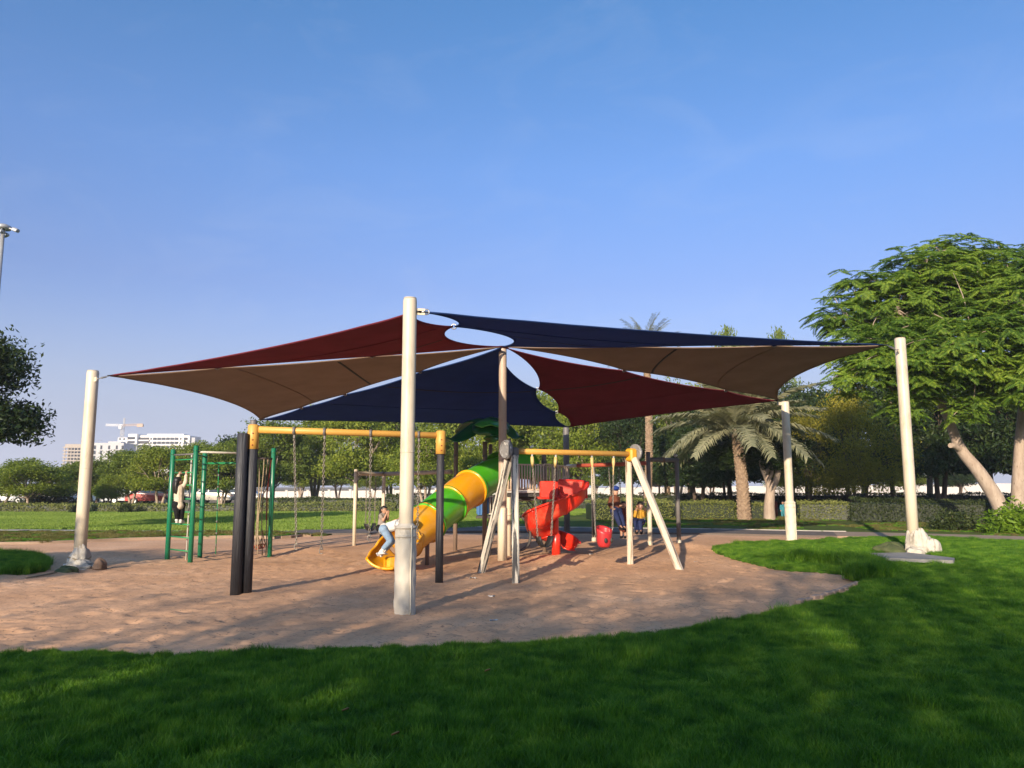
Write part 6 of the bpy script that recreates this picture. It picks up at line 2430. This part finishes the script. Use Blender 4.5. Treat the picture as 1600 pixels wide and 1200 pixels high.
LM = []
for k in range(4):
    V_, F_ = pinnate_leaf(k)
    me_ = bpy.data.meshes.new('leaf')
    me_.from_pydata([tuple(v) for v in V_], [], F_)
    me_.materials.append(LEAF['poinciana'])
    LM.append((me_, np.array([tuple(v) for v in V_]), F_))
leaf_list = []
for (q, d) in tips:
    nn = rb.randint(5, 8)
    a0 = rb.uniform(0, 6.28)
    Qn = Vector((0, 0, 1)).rotation_difference((Vector((0, 0, 1.0)) + d * .4 + Vector((rb.uniform(-.2, .2), rb.uniform(-.35, .05), 0))).normalized()).to_matrix()
    for k in range(nn):
        a = a0 + k * 6.28 / nn + rb.uniform(-.3, .3)
        tilt = Qn @ Matrix.Rotation(a, 3, 'Z') @ Matrix.Rotation(rb.uniform(-.1, .45), 3, 'Y') @ Matrix.Rotation(rb.uniform(-.3, .3), 3, 'X')
        leaf_list.append((q + Vector((rb.uniform(-.1, .1), rb.uniform(-.1, .1), rb.uniform(-.05, .05))), a, tilt, rb.uniform(.75, 1.2), rb.randrange(4)))
# the nearest leaves are single parts, the rest are joined
vis = [l for l in leaf_list if -1 < l[0].x / l[0].y - .40 < .27]
vis.sort(key=lambda l: l[0].y)
near_ids = set(id(l) for l in vis[:290])
AV, AF = [], []
off_ = 0
for l in leaf_list:
    q, a, tilt, sc_, k = l
    if id(l) in near_ids:
        inst('leaf', LM[k][0], bt, q, tilt.to_euler(), (sc_,) * 3)
    else:
        M_ = np.array(tilt) * sc_
        AV.append(LM[k][1] @ M_.T + np.array(q - base))
        AF.append(np.array(LM[k][2]) + off_)
        off_ += len(LM[k][1])
me_ = fast_mesh('foliage', np.concatenate(AV), np.concatenate(AF))
me_.materials.append(LEAF['poinciana'])
tag(inst('foliage', me_, bt, base), kind='stuff')

# ------------------------------------------------------------------ drooping tree at the left edge
MD['droop'] = tree_model(131, 8, 4, 4.3, 40000, .12, LEAF['dark'], MT['bark_dark'], 1, 2.6, clusters=220, hang_=.35, tr=.2)
place_tree(MD['droop'], -92, 0, 24, 522, 290, 'dark drooping tree reaching into view at the left edge', 'park_tree', None, rot=.6)

# shade trees that stand behind the viewer and throw the long shadow over the front lawn
SHADE = [(-27, -14, 6.8, 8), (-18, -15, 7.3, 7.5), (-11, -15, 10.0, 7.5), (-4.5, -15, 10.4, 8), (2.5, -15, 10.2, 8.5), (9.5, -15, 10.3, 8.5), (16.5, -15, 10.2, 8.5), (24, -15, 10, 9), (-7.5, -19.5, 10.5, 8), (6, -19, 11, 8.5), (13, -19.5, 11, 8)]
MS = [tree_model(170 + k, 10, 4.4, 2.6, 17000, .17, LEAF['mid'], MT['bark_pale'], 1 + k % 2, 2.4, clusters=210, thin=6.3) for k in range(3)]
for i, (x, y_, h_, wd_) in enumerate(SHADE):
    t = thing('shade_tree', (x, y_, 0), 'leafy shade tree in the row behind the viewer', 'tree', 'shade trees behind the viewer')
    md = MS[i % 3]
    s = (wd_ / 8.8, wd_ / 8.8, h_ / 10)
    inst('trunk', md[0], t, (x, y_, 0), (0, 0, i * 2.1), s)
    inst('crown', md[1], t, (x, y_, 0), (0, 0, i * 2.1), s)

MD['side'] = tree_model(151, 5, 3, 3.3, 12000, .13, LEAF['mid'], MT['bark_pale'], 1, 2.8, clusters=120)
t = thing('shade_tree', (-15.6, 1.4, 0), 'small leafy tree standing left of the sand pit, out of view', 'tree')
inst('trunk', MD['side'][0], t, (-15.6, 1.4, 0)); inst('crown', MD['side'][1], t, (-15.6, 1.4, 0))

# ------------------------------------------------------------------ flood light mast
yM = 40
mb = MB()
x0 = at(-8, 500, yM).x
zt = at(5, 357, yM).z
fm = thing('floodlight_mast', (x0, yM, 0), 'tall grey floodlight mast at the left edge of the view', 'floodlight')
mb.tube([(x0, yM, -.1), (x0, yM, zt * .5), (x0, yM, zt)], [.19, .15, .1], 14)
obj('mast', mb, MT['lamp_grey'], fm)
mb = MB(); mb.tube([(x0, yM, zt - .05), (x0, yM, zt + .12), (x0, yM, zt + .22)], [.36, .4, .2], 18)
obj('head_ring', mb, MT['lamp_grey'], fm)
for dx_, dz_, dy_ in ((.75, -.22, -.1), (-.7, -.15, -.1), (.2, -.42, -.5), (-.2, -.3, .5)):
    p0 = Vector((x0, yM, zt + .1))
    c = p0 + Vector((dx_, dy_, dz_))
    mb = MB(); mb.bar(p0, c, .06, .06)
    arm = obj('lamp_arm', mb, MT['lamp_grey'], fm)
    mb = MB()
    mb.box(c, (.34, .3, .2), Matrix.Rotation(.35 * (1 if dx_ > 0 else -1), 3, 'Y'), .05)
    hd = obj('lamp_head', mb, MT['lamp_grey'], fm)
    mb = MB(); mb.box(c + Vector((.02 * dx_, -.16, -.03)), (.28, .03, .14), Matrix.Rotation(.35 * (1 if dx_ > 0 else -1), 3, 'Y'), .01)
    obj('lamp_glass', mb, MT['lamp_glass'], hd)


# ------------------------------------------------------------------ parked cars
def car_meshes():
    prof = [(-2.15, .32), (-2.2, .55), (-2.1, .78), (-1.75, .9), (-1.2, .98), (-.75, 1.36), (-.3, 1.46), (.6, 1.46), (1.15, 1.36), (1.75, .98), (2.1, .92), (2.2, .6), (2.15, .32)]
    mb = MB()
    n = len(prof)
    vs = []
    for s in (-1, 1):
        for (x, z) in prof:
            wy = .86 - max(0, z - .92) * .28
            vs.append(Vector((x, s * wy, z)))
    fs = [tuple(range(n)), tuple(range(2 * n - 1, n - 1, -1))] + [(i, i + n, (i + 1) % n + n, (i + 1) % n) for i in range(n)]
    mb.add(vs, fs)
    body = mb.mesh('body')
    gl = MB()
    for s in (-1, 1):
        for pts in (((-1.05, 1.02), (-.68, 1.32), (-.05, 1.38), (-.05, 1.02)), ((.05, 1.02), (.05, 1.38), (.62, 1.38), (1.1, 1.28), (1.45, 1.02))):
            vs = [Vector((x, s * (.872 - max(0, z - .92) * .28), z)) for x, z in pts]
            k = len(vs)
            gl.add(vs + [v + Vector((0, -s * .02, 0)) for v in vs], [tuple(range(k)), tuple(range(2 * k - 1, k - 1, -1))] + [(i, (i + 1) % k, (i + 1) % k + k, i + k) for i in range(k)])
    win = gl.mesh('window'); win.materials.append(MT['glass_dark'])
    ws = MB()
    for (x0_, z0_, x1_, z1_) in ((-1.16, 1.02, -.79, 1.34), (1.69, 1.03, 1.2, 1.34)):
        sgn = -1 if x0_ < 0 else 1
        o_ = Vector((.012 * sgn, 0, .012))
        ws.add([Vector((x0_, -.72, z0_)) + o_, Vector((x0_, .72, z0_)) + o_, Vector((x1_, .66, z1_)) + o_, Vector((x1_, -.66, z1_)) + o_], [(0, 1, 2, 3)])
    scr = ws.mesh('windscreen'); scr.materials.append(MT['glass_dark'])
    w = MB(); w.tube([(0, -.11, 0), (0, -.1, 0), (0, .1, 0), (0, .11, 0)], [.28, .32, .32, .28], 18)
    ty = w.mesh('tyre'); ty.materials.append(MT['tyre'])
    w = MB(); w.tube([(0, -.12, 0), (0, .12, 0)], .19, 12)
    rim = w.mesh('rim'); rim.materials.append(MT['steel'])
    w = MB(); w.box((0, 0, 0), (.06, .32, .12), None, .02)
    hl = w.mesh('headlight'); hl.materials.append(MT['lamp_glass'])
    w = MB(); w.box((0, 0, 0), (.06, .3, .14), None, .02)
    tl = w.mesh('tail_light'); tl.materials.append(MT['slide_red'])
    return body, win, scr, ty, rim, hl, tl


CARM = car_meshes()
bodies = {}


def parked_car(px_, Y_, col, ang_, label):
    loc = at(px_, 780, Y_); loc.z = 0
    t = thing('parked_car', loc, label, 'car', 'cars parked behind the field trees')
    if col not in bodies:
        b_ = CARM[0].copy(); b_.materials.clear(); b_.materials.append(MT['car_' + col]); bodies[col] = b_
    Rz = Matrix.Rotation(ang_, 3, 'Z')
    rot = (0, 0, ang_)
    inst('body', bodies[col], t, loc, rot)
    inst('window', CARM[1], t, loc, rot)
    inst('windscreen', CARM[2], t, loc, rot)
    for x, y_ in ((-1.35, -.78), (1.35, -.78), (-1.35, .78), (1.35, .78)):
        p_ = loc + Rz @ Vector((x, y_, .32))
        w = inst('wheel', CARM[3], t, p_, rot)
        inst('rim', CARM[4], w, p_)
    for y_ in (-.6, .6):
        inst('headlight', CARM[5], t, loc + Rz @ Vector((-2.17, y_, .66)), rot)
        inst('tail_light', CARM[6], t, loc + Rz @ Vector((2.17, y_, .7)), rot)


for px_, Y_, col, an, lab in ((28, 72, 'white', .1, 'white car behind the dark clipped bush, farthest along the row'), (60, 72, 'silver', .0, 'silver car just right of the pale forked trunk by the field'),
                              (92, 73, 'dark', 3.1, 'dark car between the silver car and the canvas wrapped pole'), (142, 72, 'white', .05, 'white car just right of the canvas wrapped pole'),
                              (176, 73, 'silver', 3.2, 'silver car behind the small thin tree'), (208, 72, 'white', .1, 'white car left of the red car'), (240, 70, 'red', .05, 'red car behind the green ladder'),
                              (330, 74, 'beige', .0, 'beige car behind the hanging climbing rope'), (296, 74, 'dark', .1, 'dark car between the red car and the beige car'), (372, 75, 'silver', .0, 'silver car behind the twin black posts')):
    parked_car(px_, Y_, col, an, lab)


# ------------------------------------------------------------------ far buildings and crane
def window_mesh(w, h, m_, name='window', dep=.25):
    mb = MB(); mb.box((0, 0, 0), (w, dep, h))
    me_ = mb.mesh(name); me_.materials.append(m_)
    return me_


Yb = 600
S = Yb / FPX
xw = lambda px_, Y_=Yb: at(px_, 700, Y_).x
zw = lambda py_, Y_=Yb, px_=230: at(px_, py_, Y_).z
# white apartment block
wb = thing('apartment_building', (xw(230), Yb, 0), 'white apartment block with rows of balconies beyond the field trees', 'building', 'buildings far beyond the field')
xa, xb, xc = xw(199), xw(213), xw(293)
zt1 = zw(678)
mb = MB(); mb.box(((xa + xb) / 2, Yb + 12, zt1 / 2), (xb - xa, 24, zt1)); obj('wall', mb, MT['bld_white'], wb)
mb = MB(); mb.box(((xb + xc) / 2, Yb + 14, zw(680) / 2), (xc - xb, 22, zw(680))); obj('wall', mb, MT['bld_white'], wb)
mb = MB(); mb.box(((xw(176) + xa) / 2, Yb + 16, zw(683) / 2), (xa - xw(176), 18, zw(683))); obj('wall', mb, MT['bld_white'], wb)
mb = MB(); mb.box((xw(297), Yb + 10, zw(683) / 2), (xw(301) - xw(295.5), 10, zw(683))); obj('stair_tower', mb, MT['bld_grey'], wb)
mb = MB(); mb.box((xw(250), Yb + 14, zw(678.5)), (xw(280) - xw(222), 12, 1.6)); obj('roof_parapet', mb, MT['bld_white'], wb)
win_w, win_s = window_mesh(3.0, 1.9, MT['glass_dark']), window_mesh(1.2, 1.5, MT['glass_dark'])
bal, slab = window_mesh(8.5, 1.9, MT['opening'], 'balcony_shade'), window_mesh(9.2, .9, MT['bld_white'], 'balcony_front', 1.6)  # dark boards paint the shade of the balcony recesses
for r_ in range(6):
    z = zw(685.2 + r_ * 6.3)
    inst('balcony_shade', bal, wb, (xw(221), Yb + 2.95, z)); inst('balcony_front', slab, wb, (xw(221), Yb + 2.3, z - 1.3))
    inst('window', win_s, wb, (xw(232.5), Yb + 2.95, z))
    for k in range(6):
        inst('window', win_w, wb, (xw(238.5 + k * 6.8), Yb + 2.95, z))
    inst('window', win_s, wb, (xw(279), Yb + 2.95, z)); inst('window', win_w, wb, (xw(287), Yb + 2.95, z))
    for k in range(2):
        inst('window', win_w, wb, (xw(201.5 + k * 5.5), Yb - .05, z + .3))
    for k in range(3):
        inst('window', win_s, wb, (xw(179.5 + k * 6.5), Yb + 6.95, z))
# grey block with dark window strips
Yg = 480
gb = thing('office_building', (xw(170, Yg), Yg, 0), 'grey block with tall dark window strips beside the canvas wrapped pole', 'building', 'buildings far beyond the field')
mb = MB(); mb.box(((xw(146, Yg) + xw(193, Yg)) / 2, Yg + 8, zw(692, Yg) / 2), (xw(193, Yg) - xw(146, Yg), 16, zw(692, Yg))); obj('wall', mb, MT['bld_grey'], gb)
mb = MB(); mb.box((xw(172, Yg), Yg + 8, zw(690.5, Yg)), (8, 6, 1.2)); obj('roof_plant', mb, MT['bld_grey'], gb)
mb = MB(); mb.tube([(xw(147 + k * 4, Yg), Yg + 3, zw(690 - 2.6 * (k in (0, 1, 2)), Yg)) for k in range(3)], .12, 5); obj('roof_rail', mb, MT['lamp_grey'], gb)
ws_ = window_mesh(1.15, 2.3, MT['glass_dark'])
for px_ in (148.5, 158.3, 170.6, 182.5, 191.5):
    for r_ in range(5):
        inst('window', ws_, gb, (xw(px_, Yg), Yg - .05, zw(699 + r_ * 8.0, Yg)))
# raw concrete frame
Yr = 560
rb_ = thing('concrete_building', (xw(118, Yr), Yr, 0), 'unfinished concrete frame building with open floors left of the grey block', 'building', 'buildings far beyond the field')
mb = MB(); mb.box((xw(122, Yr), Yr + 14, zw(698, Yr) / 2), (xw(146, Yr) - xw(102, Yr), 16, zw(698, Yr))); obj('inner_shade', mb, MT['opening'], rb_)  # dark block behind the slabs, painting the shade of open floors
sl_ = MB(); sl_.box((0, 0, 0), (xw(147, Yr) - xw(100.5, Yr), 9, .9)); slm = sl_.mesh('floor_slab'); slm.materials.append(MT['bld_raw'])
cm = MB(); cm.box((0, 0, 0), (.6, .6, 2.4)); cmm = cm.mesh('column'); cmm.materials.append(MT['bld_raw'])
for r_ in range(8):
    z = zw(699 + r_ * 5.2, Yr)
    inst('floor_slab', slm, rb_, (xw(123.5, Yr), Yr + 3, z))
    for k in range(9):
        inst('column', cmm, rb_, (xw(103 + k * 5, Yr), Yr - 1.0, z - 1.3))
mb = MB(); mb.box((xw(124, Yr), Yr + 4, zw(696, Yr)), (xw(146, Yr) - xw(101, Yr), 8, 2.0)); obj('roof_parapet', mb, MT['bld_raw'], rb_)
# tower crane
Yk = 650
kx = xw(189.5, Yk)
tc = thing('tower_crane', (kx, Yk, 0), 'tower crane with a long jib standing above the white apartment block', 'crane')
zj = zw(664.5, Yk)


def lattice(name, a, b, w, n, r, m_):
    a, b = Vector(a), Vector(b)
    u_, v_, d = basis(b - a)
    mb = MB()
    cs = [(1, 1), (1, -1), (-1, -1), (-1, 1)]
    for s, q in cs:
        o_ = (u_ * s + v_ * q) * w / 2
        mb.bar(a + o_, b + o_, r, r)
    for k in range(n):
        p, q_ = a.lerp(b, k / n), a.lerp(b, (k + 1) / n)
        for j in range(4):
            o1 = (u_ * cs[j][0] + v_ * cs[j][1]) * w / 2
            o2 = (u_ * cs[(j + 1) % 4][0] + v_ * cs[(j + 1) % 4][1]) * w / 2
            mb.bar(p + o1, q_ + o2, r * .6, r * .6)
    return obj(name, mb, m_, tc)


lattice('mast', (kx, Yk, 0), (kx, Yk, zj), 2.0, 18, .3, MT['bld_grey'])
lattice('jib', (kx, Yk, zj), (xw(163, Yk), Yk, zj + .3), 1.4, 8, .28, MT['white_metal'])
lattice('counter_jib', (kx, Yk, zj), (xw(221, Yk), Yk, zj + .6), 1.4, 10, .28, MT['crane_red'])
lattice('apex', (kx + 1, Yk, zj), (kx + 1, Yk, zw(653, Yk)), .9, 5, .22, MT['bld_grey'])
mb = MB(); mb.box((xw(217, Yk), Yk, zj - .3), (5, 2, 2.2)); obj('counterweight', mb, MT['crane_red'], tc)
mb = MB(); mb.box((kx - 1.2, Yk - 1, zj - 2), (2.6, 2.4, 2.6), None, .2); obj('cab', mb, MT['white_metal'], tc)
mb = MB(); mb.tube([(xw(215, Yk), Yk, zj), (xw(215, Yk), Yk, zj - 4)], .14, 5); obj('hoist_cable', mb, MT['lamp_grey'], tc)

# ------------------------------------------------------------------ dusty air over the whole place
hz = MB()
hz.box((0, 690, 31.5), (2420, 1640, 66))
hm = bpy.data.materials.new('dusty_air')
hm.use_nodes = True
hn = hm.node_tree
hn.nodes.remove(hn.nodes['Principled BSDF'])
pv = hn.nodes.new('ShaderNodeVolumePrincipled')
pv.inputs['Color'].default_value = (.86, .9, 1, 1)
pv.inputs['Density'].default_value = .0005
pv.inputs['Anisotropy'].default_value = .0
hn.links.new(pv.outputs[0], hn.nodes['Material Output'].inputs['Volume'])
tag(obj('haze', hz, hm), kind='stuff')
